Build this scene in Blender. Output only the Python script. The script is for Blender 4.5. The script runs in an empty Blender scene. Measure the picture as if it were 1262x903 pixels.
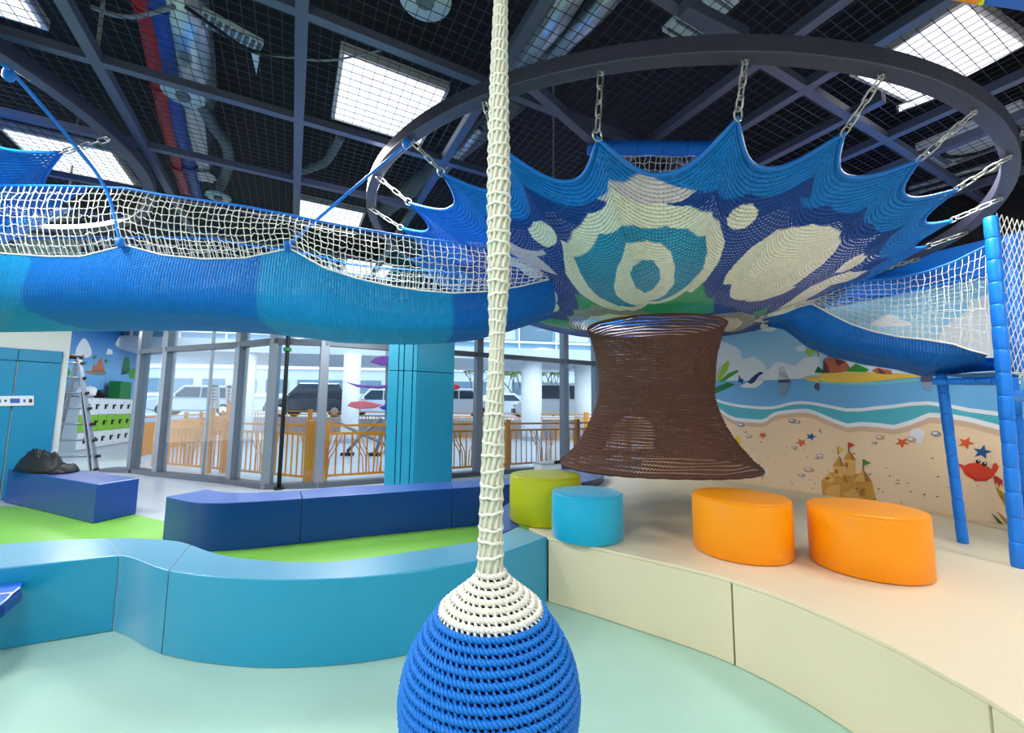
import bpy, bmesh, math, random
import numpy as np
from mathutils import Vector, Matrix
random.seed(7); rng = np.random.default_rng(7)
SC = bpy.context.scene
COL = SC.collection
# ------------------------------------------------------------------ camera
FPX, PITCH, ROLL, EYE = 520.0, 0.100, 0.009, 1.25
_F = np.array([0, math.cos(PITCH), math.sin(PITCH)]); _R0 = np.array([1., 0, 0]); _U0 = np.cross(_R0, _F)
_R = math.cos(ROLL)*_R0 + math.sin(ROLL)*_U0; _U = -math.sin(ROLL)*_R0 + math.cos(ROLL)*_U0
CAMP = np.array([0, 0, EYE])
cd = bpy.data.cameras.new('camera'); cam = bpy.data.objects.new('camera', cd); COL.objects.link(cam)
cd.sensor_width = 36; cd.lens = 36*FPX/1262; cd.clip_start = .02; cd.clip_end = 300
cam.matrix_world = Matrix(((_R[0], _U[0], -_F[0], 0), (_R[1], _U[1], -_F[1], 0), (_R[2], _U[2], -_F[2], EYE), (0, 0, 0, 1)))
SC.camera = cam
# ------------------------------------------------------------------ light and exposure
SC.view_settings.view_transform = 'Standard'; SC.view_settings.look = 'None'
SC.view_settings.gamma = 1; SC.view_settings.use_curve_mapping = False
SC.view_settings.exposure = 0.0
SC.cycles.use_denoising = True
SC.cycles.max_bounces = 7; SC.cycles.transparent_max_bounces = 24
SC.cycles.sample_clamp_indirect = 6; SC.cycles.caustics_reflective = False; SC.cycles.caustics_refractive = False
w = bpy.data.worlds.new('sky'); SC.world = w; w.use_nodes = True
w.node_tree.nodes['Background'].inputs[0].default_value = (.80, .90, 1, 1)
w.node_tree.nodes['Background'].inputs[1].default_value = 3.2
sd = bpy.data.lights.new('sun', 'SUN'); sd.energy = 2.2; sd.angle = math.radians(12); sd.color = (1, .95, .86)
so = bpy.data.objects.new('sun', sd); COL.objects.link(so); so.rotation_euler = (math.radians(52), 0, math.radians(-150))
def area(name, x, y, z, sx, sy, watts, rotz=0, col=(1, .985, .97)):
    l = bpy.data.lights.new(name, 'AREA'); l.shape = 'RECTANGLE'; l.size = sx; l.size_y = sy; l.energy = watts; l.color = col
    o = bpy.data.objects.new(name, l); COL.objects.link(o); o.location = (x, y, z); o.rotation_euler = (0, 0, rotz); o.visible_camera = False; return o
PANEL_W = 54.0      # watts of one 60 cm ceiling light
# ------------------------------------------------------------------ helpers
def ray(x, y): return _F + _R*(x-631)/FPX - _U*(y-451.5)/FPX
def P(x, y, z):
    d = ray(x, y); return CAMP + d*(z-EYE)/d[2]
def PY(x, y, Y):
    d = ray(x, y); return CAMP + d*Y/d[1]
def PP(x, y, p, n):
    d = ray(x, y); p = np.array(p, float); n = np.array(n, float); return CAMP + d*((p-CAMP)@n)/(d@n)
def PV(xy, x, y):
    d = ray(x, y); t = math.hypot(xy[0], xy[1])/math.hypot(d[0], d[1]); return EYE + d[2]*t
def proj(Q):
    Q = np.atleast_2d(Q)-CAMP; d = Q@_F
    return np.stack([631+FPX*(Q@_R)/d, 451.5-FPX*(Q@_U)/d], -1)
def S(r, g, b):
    f = lambda c: c/12.92 if c <= .04045 else ((c+.055)/1.055)**2.4
    return (f(r/255), f(g/255), f(b/255))
def smooth_path(pts, n=8, closed=False):
    pts = [np.array(p, float) for p in pts]; m = len(pts); out = []
    rngk = range(m if closed else m-1)
    for i in rngk:
        p0 = pts[(i-1) % m] if (closed or i > 0) else pts[0]; p1 = pts[i]; p2 = pts[(i+1) % m]
        p3 = pts[(i+2) % m] if (closed or i+2 < m) else pts[-1]
        for k in range(n):
            t = k/n
            out.append(.5*((2*p1)+(-p0+p2)*t+(2*p0-5*p1+4*p2-p3)*t*t+(-p0+3*p1-3*p2+p3)*t**3))
    if not closed: out.append(pts[-1])
    return out
class MB:
    def __init__(s): s.v = []; s.f = []; s.m = []
    def add(s, vs, fs, m=0):
        o = len(s.v); s.v.extend([tuple(map(float, p)) for p in vs]); s.f.extend([tuple(i+o for i in f) for f in fs]); s.m.extend([m]*len(fs)); return s
    def box(s, c, size, rz=0, m=0, ax=None):
        hx, hy, hz = [d/2 for d in size]
        if ax is None:
            cz, sz = math.cos(rz), math.sin(rz); ax = ((cz, sz, 0), (-sz, cz, 0), (0, 0, 1))
        a, b, e = [np.array(q, float) for q in ax]; c = np.array(c, float)
        vs = [c+i*hx*a+j*hy*b+k*hz*e for k in (-1, 1) for j in (-1, 1) for i in (-1, 1)]
        return s.add(vs, [(0, 2, 3, 1), (4, 5, 7, 6), (0, 1, 5, 4), (2, 6, 7, 3), (0, 4, 6, 2), (1, 3, 7, 5)], m)
    def bar(s, p, q, w, t, m=0, up=(0, 0, 1)):
        p = np.array(p, float); q = np.array(q, float); a = q-p; L = np.linalg.norm(a); a /= L
        b = np.cross(np.array(up, float), a); b /= np.linalg.norm(b); e = np.cross(a, b)
        return s.box((p+q)/2, (L, w, t), m=m, ax=(a, b, e))
    def prism(s, poly, z0, z1, m=0):
        n = len(poly); vs = [(p[0], p[1], z0) for p in poly]+[(p[0], p[1], z1) for p in poly]
        fs = [tuple(range(n))[::-1], tuple(range(n, 2*n))]+[(i, (i+1) % n, n+(i+1) % n, n+i) for i in range(n)]
        return s.add(vs, fs, m)
    def extrude(s, pts, vec, m=0):
        n = len(pts); vec = np.array(vec, float); vs = [np.array(p, float) for p in pts]; vs = vs+[p+vec for p in vs]
        fs = [tuple(range(n))[::-1], tuple(range(n, 2*n))]+[(i, (i+1) % n, n+(i+1) % n, n+i) for i in range(n)]
        return s.add(vs, fs, m)
    def tube(s, path, r, n=6, closed=False, m=0, caps=True):
        path = np.array(path, float); N = len(path)
        rr = np.full(N, r, float) if np.isscalar(r) else np.array(r, float)
        if closed: T = np.roll(path, -1, 0)-np.roll(path, 1, 0)
        else: T = np.gradient(path, axis=0)
        T /= np.linalg.norm(T, axis=1)[:, None]+1e-12
        ref = np.array([0, 0, 1.]) if abs(T[0, 2]) < .9 else np.array([1., 0, 0])
        u = np.cross(T[0], ref); u /= np.linalg.norm(u); vs = []
        for i in range(N):
            u = u-T[i]*(u@T[i]); u /= np.linalg.norm(u)+1e-12; v = np.cross(T[i], u)
            for k in range(n):
                a = 2*math.pi*k/n; vs.append(path[i]+rr[i]*(math.cos(a)*u+math.sin(a)*v))
        fs = []
        for i in range(N if closed else N-1):
            j = (i+1) % N
            for k in range(n): fs.append((i*n+k, i*n+(k+1) % n, j*n+(k+1) % n, j*n+k))
        if not closed and caps: fs += [tuple(range(n))[::-1], tuple(range((N-1)*n, N*n))]
        return s.add(vs, fs, m)
    def lathe(s, prof, n=48, c=(0, 0, 0), m=0, cap0=True, cap1=True):
        vs = [(c[0]+r*math.cos(2*math.pi*k/n), c[1]+r*math.sin(2*math.pi*k/n), c[2]+z) for r, z in prof for k in range(n)]
        fs = [(i*n+k, i*n+(k+1) % n, (i+1)*n+(k+1) % n, (i+1)*n+k) for i in range(len(prof)-1) for k in range(n)]
        if cap0: fs.append(tuple(range(n))[::-1])
        if cap1: fs.append(tuple(range((len(prof)-1)*n, len(prof)*n)))
        return s.add(vs, fs, m)
    def ball(s, c, r, nu=12, nv=8, m=0):
        r = (r, r, r) if np.isscalar(r) else r
        vs = [(c[0], c[1], c[2]-r[2])]+[(c[0]+r[0]*math.sin(math.pi*j/nv)*math.cos(2*math.pi*i/nu), c[1]+r[1]*math.sin(math.pi*j/nv)*math.sin(2*math.pi*i/nu), c[2]-r[2]*math.cos(math.pi*j/nv)) for j in range(1, nv) for i in range(nu)]+[(c[0], c[1], c[2]+r[2])]
        fs = [(0, 1+(i+1) % nu, 1+i) for i in range(nu)]
        for j in range(nv-2):
            for i in range(nu): a = 1+j*nu; fs.append((a+i, a+(i+1) % nu, a+nu+(i+1) % nu, a+nu+i))
        a = 1+(nv-2)*nu; fs += [(a+i, a+(i+1) % nu, len(vs)-1) for i in range(nu)]
        return s.add(vs, fs, m)
    def build(s, name, mats, parent=None, smooth=False, bevel=0, seg=2):
        if not isinstance(mats, (list, tuple)): mats = [mats]
        me = bpy.data.meshes.new(name); me.from_pydata(s.v, [], s.f)
        for mt in mats: me.materials.append(mt)
        if len(mats) > 1: me.polygons.foreach_set('material_index', s.m)
        if smooth: me.polygons.foreach_set('use_smooth', [True]*len(me.polygons))
        me.update(); o = bpy.data.objects.new(name, me); COL.objects.link(o)
        if parent is not None: attach(o, parent)
        if bevel:
            b = o.modifiers.new('bevel', 'BEVEL'); b.width = bevel; b.segments = seg; b.limit_method = 'ANGLE'; b.angle_limit = math.radians(40)
            b.harden_normals = False
        return o
def attach(o, parent):
    o.parent = parent
    o.matrix_parent_inverse = Matrix.Translation(parent.location).inverted()
def tag(o, label=None, cat=None, group=None, kind=None):
    if label: o['label'] = label
    if cat: o['category'] = cat
    if group: o['group'] = group
    if kind: o['kind'] = kind
    return o
def thing(name, label, cat, loc=(0, 0, 0), group=None):
    o = bpy.data.objects.new(name, None); COL.objects.link(o); o.location = [float(q) for q in loc]; o.empty_display_size = .1
    return tag(o, label, cat, group)
# ------------------------------------------------------------------ materials
def mat(name, col, rough=.6, metal=0., var=.06, vscale=6., bump=0., bscale=60., spec=.4, coat=0., sheen=0., emit=None, estr=0.):
    m = bpy.data.materials.new(name); m.use_nodes = True; t = m.node_tree; n = t.nodes; b = n['Principled BSDF']
    b.inputs['Roughness'].default_value = rough; b.inputs['Metallic'].default_value = metal; b.inputs['Specular IOR Level'].default_value = spec
    tc = n.new('ShaderNodeTexCoord')
    if var > 0:
        nz = n.new('ShaderNodeTexNoise'); nz.inputs['Scale'].default_value = vscale; nz.inputs['Detail'].default_value = 4
        t.links.new(tc.outputs['Object'], nz.inputs['Vector'])
        mx = n.new('ShaderNodeMix'); mx.data_type = 'RGBA'
        mx.inputs['A'].default_value = (*[c*(1-var) for c in col], 1); mx.inputs['B'].default_value = (*[min(1, c*(1+var)) for c in col], 1)
        t.links.new(nz.outputs['Fac'], mx.inputs['Factor']); t.links.new(mx.outputs['Result'], b.inputs['Base Color'])
    else: b.inputs['Base Color'].default_value = (*col, 1)
    if bump > 0:
        nb = n.new('ShaderNodeTexNoise'); nb.inputs['Scale'].default_value = bscale; nb.inputs['Detail'].default_value = 3
        t.links.new(tc.outputs['Object'], nb.inputs['Vector'])
        bp = n.new('ShaderNodeBump'); bp.inputs['Strength'].default_value = bump; bp.inputs['Distance'].default_value = .01
        t.links.new(nb.outputs['Fac'], bp.inputs['Height']); t.links.new(bp.outputs['Normal'], b.inputs['Normal'])
    if coat: b.inputs['Coat Weight'].default_value = coat; b.inputs['Coat Roughness'].default_value = .18
    if sheen: b.inputs['Sheen Weight'].default_value = sheen; b.inputs['Sheen Roughness'].default_value = .32
    if emit: b.inputs['Emission Color'].default_value = (*emit, 1); b.inputs['Emission Strength'].default_value = estr
    return m
def glass_mat(name, tint, gloss=.12):
    m = bpy.data.materials.new(name); m.use_nodes = True; t = m.node_tree; n = t.nodes; n.clear()
    o = n.new('ShaderNodeOutputMaterial'); tr = n.new('ShaderNodeBsdfTransparent'); tr.inputs[0].default_value = (*tint, 1)
    g = n.new('ShaderNodeBsdfGlossy'); g.inputs['Roughness'].default_value = .03; lw = n.new('ShaderNodeLayerWeight'); pw = n.new('ShaderNodeMath'); pw.operation = 'POWER'; pw.inputs[1].default_value = 4; t.links.new(lw.outputs['Facing'], pw.inputs[0]); fr = n.new('ShaderNodeMath'); fr.operation = 'MULTIPLY_ADD'; fr.inputs[1].default_value = .3; fr.inputs[2].default_value = .04; t.links.new(pw.outputs[0], fr.inputs[0])
    mx = n.new('ShaderNodeMixShader'); t.links.new(fr.outputs[0], mx.inputs[0]); t.links.new(tr.outputs[0], mx.inputs[1]); t.links.new(g.outputs[0], mx.inputs[2]); t.links.new(mx.outputs[0], o.inputs[0])
    return m
def knit_mat(name, col=None, attr=None, hole=.25, holevar=.5, rough=.55, bump=.6, nscale=3.2, spec=.22):
    """crocheted cord: UV u counts stitches, v counts rows; gaps between the stitches are open"""
    m = bpy.data.materials.new(name); m.use_nodes = True; t = m.node_tree; n = t.nodes; L = t.links; b = n['Principled BSDF']
    b.inputs['Roughness'].default_value = rough; b.inputs['Specular IOR Level'].default_value = spec
    def M(op, a, c=None):
        q = n.new('ShaderNodeMath'); q.operation = op
        for i, x in enumerate((a, c)):
            if x is None: continue
            if isinstance(x, (int, float)): q.inputs[i].default_value = x
            else: L.new(x, q.inputs[i])
        return q.outputs[0]
    uv = n.new('ShaderNodeUVMap'); sp = n.new('ShaderNodeSeparateXYZ'); L.new(uv.outputs[0], sp.inputs[0])
    u, v = sp.outputs[0], sp.outputs[1]
    u = M('ADD', u, M('MULTIPLY', M('FLOOR', v), .5))
    su = M('ABSOLUTE', M('SINE', M('MULTIPLY', u, math.pi))); sv = M('ABSOLUTE', M('SINE', M('MULTIPLY', v, math.pi)))
    gap = M('MULTIPLY', M('SUBTRACT', 1, su), M('SUBTRACT', 1, sv))          # 1 in the gap between stitches
    tc = n.new('ShaderNodeTexCoord'); nz = n.new('ShaderNodeTexNoise'); nz.inputs['Scale'].default_value = nscale; nz.inputs['Detail'].default_value = 2.5
    L.new(tc.outputs['Object'], nz.inputs['Vector'])
    thr = M('SUBTRACT', 1-hole+holevar*.5, M('MULTIPLY', nz.outputs['Fac'], holevar))
    op = M('GREATER_THAN', gap, thr)
    if attr:
        a = n.new('ShaderNodeAttribute'); a.attribute_name = attr; base = a.outputs['Color']
    else:
        a = n.new('ShaderNodeRGB'); a.outputs[0].default_value = (*col, 1); base = a.outputs[0]
    hs = n.new('ShaderNodeHueSaturation'); L.new(base, hs.inputs['Color'])
    nz2 = n.new('ShaderNodeTexNoise'); nz2.inputs['Scale'].default_value = 22; L.new(tc.outputs['Object'], nz2.inputs['Vector'])
    L.new(M('ADD', .82, M('MULTIPLY', nz2.outputs['Fac'], .36)), hs.inputs['Value']); L.new(hs.outputs[0], b.inputs['Base Color'])
    hgt = M('MULTIPLY', M('POWER', sv, .7), M('ADD', .55, M('MULTIPLY', su, .45)))
    bp = n.new('ShaderNodeBump'); bp.inputs['Strength'].default_value = bump; bp.inputs['Distance'].default_value = .008
    L.new(hgt, bp.inputs['Height']); L.new(bp.outputs['Normal'], b.inputs['Normal'])
    tr = n.new('ShaderNodeBsdfTransparent'); mx = n.new('ShaderNodeMixShader'); o = n['Material Output']
    L.new(op, mx.inputs[0]); L.new(b.outputs[0], mx.inputs[1]); L.new(tr.outputs[0], mx.inputs[2]); L.new(mx.outputs[0], o.inputs[0])
    return m
M_ = {}
def K(name, *a, **k): M_[name] = mat(name, *a, **k); return M_[name]
K('floor_grey', S(182, 190, 200), .25, bump=.05); K('floor_teal', S(170, 208, 192), .34, var=.2, vscale=1.2, bump=.06, bscale=9)
K('floor_green', S(116, 178, 66), .36, var=.06, vscale=1.5, bump=.05, bscale=12)
K('vinyl_turq', S(14, 150, 190), .34, spec=.55, coat=.3, sheen=1.0, var=.04, vscale=2.5, bump=.05, bscale=14); K('vinyl_blue', S(0, 62, 144), .36, spec=.45, coat=.12, sheen=.12, var=.05, vscale=2.5, bump=.05, bscale=14)
K('vinyl_cream', S(230, 216, 184), .45, var=.03, vscale=2, bump=.05, bscale=10); K('vinyl_orange', S(255, 156, 2), .42, var=.03, bump=.04, bscale=14)
K('vinyl_lime', S(190, 192, 10), .42, var=.04, bump=.04, bscale=14); K('vinyl_cyan', S(20, 172, 214), .42, sheen=.4, var=.03, bump=.04, bscale=14)
K('vinyl_pillar', S(24, 144, 176), .42, var=.04, vscale=2.5, bump=.04, bscale=14); K('pad_blue', S(14, 122, 228), .38, var=.06, vscale=8, bump=.08, bscale=22)
K('pad_wall', S(14, 126, 172), .45, var=.04, vscale=2); K('seam', S(6, 40, 70), .8, var=0); K('seam_cream', S(170, 150, 90), .8, var=0)
K('white_wall', S(206, 212, 212), .8, var=.02); K('plain_wall', S(215, 218, 220), .8, var=.02)
K('ceiling_black', S(20, 18, 25), .85, var=.15, vscale=2); K('steel', S(82, 86, 106), .42, metal=.15, var=.08, vscale=14); K('ring_steel', S(66, 66, 82), .38, metal=.2, var=.1, vscale=10)
K('mesh_wire', S(58, 58, 70), .5, metal=.2, var=0); K('zinc', S(168, 168, 162), .32, metal=.85, var=.1, vscale=40)
K('duct', S(190, 198, 205), .3, metal=.75, var=.2, vscale=9, bump=.5, bscale=14); K('pipe_red', S(178, 30, 42), .4, var=.1); K('pipe_blue', S(24, 72, 160), .4, var=.1)
K('duct_grey', S(104, 110, 116), .6, var=.1); K('diffuser', S(205, 220, 222), .6, var=.02); K('cable', S(20, 20, 24), .6, var=0); K('cable_grey', S(140, 142, 146), .6, var=0)
K('lamp', S(255, 255, 255), .5, var=0, emit=(1, .985, .98), estr=1.25); K('lamp_frame', S(190, 182, 184), .5, var=0)
K('alu', S(124, 134, 146), .35, metal=.35, var=.05); K('alu_dark', S(88, 96, 106), .4, metal=.3, var=.05)
K('cord_blue', S(10, 114, 204), .5, var=.08, vscale=60); K('cord_white', S(226, 226, 214), .55, var=.05, vscale=60); K('cord_core', S(4, 40, 104), .9, var=0)
K('cord_rope_core', S(206, 206, 188), .9, var=.1, vscale=80); K('cord_brown', S(88, 58, 46), .7, var=.15, vscale=60); K('black_rubber', S(18, 20, 22), .6, var=.1)
K('jacket', S(26, 28, 30), .55, var=.25, vscale=9, bump=.3, bscale=25); K('ladder_alu', S(120, 128, 136), .35, metal=.5, var=.05)
K('locker_white', S(226, 234, 238), .5, var=.02); K('locker_green', S(128, 196, 50), .5, var=.02); K('locker_side', S(180, 188, 192), .6, var=.02); K('green_box', S(22, 120, 56), .6, var=.05)
K('fence_orange', S(216, 138, 14), .5, var=.08, vscale=3); K('paint_white', S(240, 242, 244), .5, var=.03); K('paving', S(198, 206, 220), .22, var=.05, vscale=.6)
K('road', S(150, 160, 176), .7, var=.06); K('facade_blue', S(140, 184, 214), .35, var=.06, vscale=.8); K('facade_pale', S(196, 208, 216), .6, var=.04, vscale=.5); K('facade_dark', S(96, 128, 150), .25, var=.06)
K('car_white', S(232, 234, 238), .2, var=0, spec=.6); K('car_grey', S(58, 66, 78), .22, var=0, spec=.6); K('car_silver', S(176, 184, 192), .22, metal=.3, var=0); K('car_glass', S(34, 48, 62), .08, var=0, spec=.7); K('tyre', S(24, 24, 26), .7, var=0)
K('chrome', S(200, 204, 208), .2, metal=.8, var=0); K('lamp_red', S(180, 30, 34), .3, var=0); K('head_lamp', S(226, 232, 238), .15, var=0)
K('board_blue', S(34, 74, 170), .4, var=.05); K('board_purple', S(128, 74, 158), .4, var=.05); K('board_pink', S(222, 110, 120), .4, var=.05); K('board_red', S(204, 60, 62), .4, var=.05)
K('bark', S(120, 104, 92), .9, var=.15); K('leaf', S(120, 140, 80), .7, var=.2); K('sheet', S(206, 214, 228), .7, var=.03); K('ink_blue', S(60, 90, 170), .7, var=0); K('ink_dark', S(40, 48, 60), .7, var=0)
K('play_orange', S(240, 150, 24), .45, var=.03); K('play_yellow', S(224, 220, 30), .45, var=0); K('play_blue', S(22, 100, 206), .45, var=.04)
GLASS = glass_mat('window_glass', (.90, .95, .97))
# ------------------------------------------------------------------ the setting: floors
def struct(o): o['kind'] = 'structure'; return o
ZB = .41                                                     # height of the foam benches and of the platform
struct(MB().box((-2, 4.5, -.05), (26, 26, .1)).build('floor', M_['floor_grey']))
struct(MB().prism([(-4.8, -3.5), (2.5, -3.5), (2.5, 1.2), (1.45, 2.4), (.3, 3.1), (-.9, 2.5), (-1.8, 2.6), (-2.3, 2.8), (-4.8, 1.0)], 0, .004).build('floor_front', M_['floor_teal']))
struct(MB().prism([(-6.9, 4.6), (-6.2, 5.35), tuple(P(168, 634.5, 0)[:2]), tuple(P(201, 642.5, 0)[:2]), (-2.6, 3.9), (-1.9, 4.1), (-.6, 4.7), (.3, 5.0), (.3, 3.0), (-.9, 2.35), (-1.8, 2.4), (-2.25, 2.65), (-4.5, .7), (-6.9, .7)], 0, .0055).build('floor_middle', M_['floor_green']))
# ------------------------------------------------------------------ the setting: walls
class Wall:
    def __init__(s, p, d, n): s.p = np.array(p, float); s.d = np.array(d, float)/np.linalg.norm(d); s.n = np.array(n, float)/np.linalg.norm(n); s.o = None
    def at(s, u, z, off=0): q = s.p+s.d*u+s.n*off; return np.array([q[0], q[1], z])
    def px(s, x, y): q = PP(x, y, s.p, s.n); return ((q-s.p)@s.d, q[2])
    def slab(s, name, u0, u1, z0, z1, m, th=.12, off=0):
        mb = MB().extrude([s.at(u0, z0, off), s.at(u1, z0, off), s.at(u1, z1, off), s.at(u0, z1, off)], -s.n*th)
        return mb.build(name, m)
c0 = P(1015.5, 609.2, ZB); cR = P(1224, 644, ZB); cL = P(880, 590.6, ZB)
def wall_from(a, b):
    d = (b-a); d[2] = 0; d /= np.linalg.norm(d); n = np.array([-d[1], d[0], 0])
    if n@(CAMP-a) < 0: n = -n
    return Wall((a[0], a[1], 0), d, n)
WA = wall_from(c0.copy(), cR.copy()); WB = wall_from(c0.copy(), cL.copy())
def sky_mat(name, z0, z1, lo, hi):
    m = mat(name, lo, .55, var=0); t = m.node_tree; n = t.nodes; b = n['Principled BSDF']
    tc = n.new('ShaderNodeTexCoord'); sx = n.new('ShaderNodeSeparateXYZ'); mr = n.new('ShaderNodeMapRange'); cr = n.new('ShaderNodeMix'); cr.data_type = 'RGBA'
    mr.inputs['From Min'].default_value = z0; mr.inputs['From Max'].default_value = z1
    t.links.new(tc.outputs['Object'], sx.inputs[0]); t.links.new(sx.outputs[2], mr.inputs[0]); t.links.new(mr.outputs[0], cr.inputs['Factor'])
    cr.inputs['A'].default_value = (*lo, 1); cr.inputs['B'].default_value = (*hi, 1); t.links.new(cr.outputs['Result'], b.inputs['Base Color']); return m
SKYM = sky_mat('mural_sky', 1.55, 2.2, S(214, 236, 246), S(138, 204, 238))
LB = np.linalg.norm((P(785, 580, ZB)-c0)[:2])*.86
# left end of the mural partition sits where the trunk of the net hides it
t_ = ray(790, 500); tt = np.linalg.solve(np.array([[WB.d[0], -t_[0]], [WB.d[1], -t_[1]]]), -WB.p[:2]); LB = tt[0]
LA = 8.5
WA.o = struct(WA.slab('wall_right', -.0, LA, 0, 2.32, SKYM)); WB.o = struct(WB.slab('wall_back', 0, LB, 0, 2.32, SKYM))
for W_, L_, nm in ((WA, LA, 'wall_right_top'), (WB, LB, 'wall_back_top')):
    struct(W_.slab(nm, 0, L_, 2.62, 4.0, M_['ceiling_black']))
    tr = struct(W_.slab('trim_1' if W_ is WA else 'trim_2', 0, L_, 2.32, 2.62, M_['pad_blue'], th=.14, off=.03))
# return wall behind the trunk, from the partition back to the glazing
e0 = WB.at(LB, 0); rd = np.array([t_[0]*1.0+.25, t_[1], 0]); rd /= np.linalg.norm(rd)
WR = Wall(e0, rd, (-rd[1], rd[0], 0)); struct(WR.slab('wall_return', 0, 6.5, 0, 4.0, M_['white_wall']))
# far left: padded wall, wall with a second mural
pl0 = P(62, 573.5, ZB); pl1 = P(5, 577, ZB)
WL = wall_from(pl0.copy(), pl1.copy())
WL.o = struct(WL.slab('wall_left', -.06, 9.5, 0, 4.0, M_['white_wall'], th=.25))
lk0 = P(105, 555, 0); lk1 = P(162, 545, 0); ld = (lk1-lk0)/np.linalg.norm(lk1-lk0); ln = np.array([ld[1], -ld[0], 0])
WF = Wall(lk0-ln*.5, ld, ln); SKYF = sky_mat('far_mural_sky', 1.6, 3.6, S(150, 208, 240), S(16, 110, 190))
WF.o = struct(WF.slab('wall_far', -4, 4.5, 0, 4.0, SKYF))
# walls that the photograph does not show, behind and beside the camera
struct(MB().box((0, -4.0, 2), (16, .12, 4)).build('wall_front', M_['plain_wall']))
# ------------------------------------------------------------------ ceiling
struct(MB().prism([(-13.5, -4), (8, -4), (8, 3.2), (3.6, 12.2), (-.57, 8.16), (-3.0, 6.76), (-7.3, 8.1), (-12.6, 15.4), (-14.2, 15.2), (-13.5, 6)], 4.0, 4.1).build('ceiling', M_['ceiling_black']))
# ------------------------------------------------------------------ glazing
Mp = [P(162, 581.5, 0), P(194, 586, 0), P(285, 595.5, 0), P(328, 602, 0), P(391.5, 600.5, 0)]
fd = np.array([math.cos(math.radians(29)), math.sin(math.radians(29)), 0])
def along(x):
    t = ray(x, 500); p = Mp[4]; k = np.linalg.solve(np.array([[fd[0], -t[0]], [fd[1], -t[1]]]), -p[:2]); return p+fd*k[0]
Mp += [along(500), along(589.5), along(696), along(735), along(800)]
Mp = [np.array([p[0], p[1], 0]) for p in Mp]
ZT, ZH = 2.28, 3.6
for i in range(len(Mp)):
    a = Mp[i]
    if i < len(Mp)-1:
        b = Mp[i+1]; d = (b-a)/np.linalg.norm(b-a); mb = MB()
        nrm = np.array([-d[1], d[0], 0])
        mb.bar(a+(0, 0, .04), b+(0, 0, .04), .16, .08); mb.bar(a+(0, 0, ZT), b+(0, 0, ZT), .13, .09); mb.bar(a+(0, 0, ZH), b+(0, 0, ZH), .13, .12)
        wo = struct(mb.build('window_%d' % (i+1), M_['alu_dark']))
        MB().bar(a+(0, 0, (ZT+.08)/2), b+(0, 0, (ZT+.08)/2), .012, ZT-.08).build('glass_pane', GLASS, wo)
        MB().bar(a+(0, 0, (ZT+ZH)/2), b+(0, 0, (ZT+ZH)/2), .012, ZH-ZT-.05).build('glass_pane', GLASS, wo)
        lb = MB().bar(a+nrm*.02, a+nrm*.02+(0, 0, ZH), .13, .17, up=nrm).build('mullion', M_['alu'], wo, bevel=.008)
        if i == 1: # narrow extra posts that the photograph shows inside the wide bays
            q = a+(b-a)*.55+nrm*.10
            MB().bar(q, q+(0, 0, ZH), .03, .05, up=nrm).build('glazing_bar', M_['alu'], wo)
    for_top = None
# strip of wall over the glazing
tw = MB()
for i in range(len(Mp)-1): tw.bar(Mp[i]+(0, 0, 3.84), Mp[i+1]+(0, 0, 3.84), .2, .36)
struct(tw.build('trim_3', M_['ceiling_black']))
# threshold plate at the left end of the glazing
struct(MB().bar(Mp[0]+(-.55, .1, .03), Mp[0]+(.1, .0, .03), .3, .06).build('trim_4', M_['alu_dark']))
# ------------------------------------------------------------------ mural on the right-hand walls
PC = {k: mat('print_'+k, c, .55, var=.0) for k, c in dict(sea=S(112, 182, 232), wave=S(84, 184, 202), foam=S(240, 244, 244), sand=S(242, 214, 176), wet=S(220, 186, 156), cloud=S(238, 242, 246), cloud2=S(222, 232, 240),
    rock=S(86, 88, 112), rock2=S(140, 160, 190), navy=S(24, 62, 130), leaf=S(60, 160, 50), leaf2=S(164, 204, 50), leaf3=S(22, 120, 62), gold=S(244, 204, 84), lagoon=S(120, 206, 214), stone=S(196, 112, 72), stone2=S(110, 56, 66), trunk=S(130, 86, 60),
    pebble=S(150, 146, 140), pebble2=S(198, 162, 128), shell=S(232, 234, 236), star=S(222, 96, 40), star2=S(28, 84, 146), castle=S(206, 150, 66), castle2=S(176, 116, 44), castle3=S(224, 176, 96), pole=S(120, 96, 70), yellow=S(246, 200, 50), red=S(214, 50, 40), flag=S(48, 140, 60), crab=S(222, 66, 38), crab2=S(186, 44, 30), black=S(24, 24, 26), white=S(246, 246, 246), weed=S(168, 140, 30), weed2=S(60, 96, 50), speck=S(150, 120, 92), fin=S(60, 70, 150)).items()}
def paint(W_, name, layers, label=None, raw=False, k0=5):
    mb = MB(); ms = []
    for k, (pts, c) in enumerate(layers):
        if PC[c] not in ms: ms.append(PC[c])
        if not raw and ('cloud' in c or c in ('gold', 'lagoon')) and len(pts) > 4: pts = [tuple(q) for q in smooth_path(pts, 4, True)]
        uz = pts if raw else [W_.px(*q) for q in pts]
        mb.extrude([W_.at(u, z, .0) for u, z in uz], W_.n*(.0012*(k0)+.0005*(k+1)), ms.index(PC[c]))
    o = mb.build(name, ms, W_.o)
    if label: o['label'] = label
    return o
def cA(p): return [(842+x/3.005, 300+y/3.005) for x, y in p]      # crops of the photograph, back to its pixels
def cB(p): return [(840+x/3.764, 400+y/3.764) for x, y in p]
def cC(p): return [(1060+x/3.223, 440+y/3.223) for x, y in p]
def ell(cx, cy, rx, ry, rot=0, n=16):
    c, s = math.cos(rot), math.sin(rot)
    return [(cx+rx*math.cos(2*math.pi*i/n)*c-ry*math.sin(2*math.pi*i/n)*s, cy+rx*math.cos(2*math.pi*i/n)*s+ry*math.sin(2*math.pi*i/n)*c) for i in range(n)]
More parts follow.
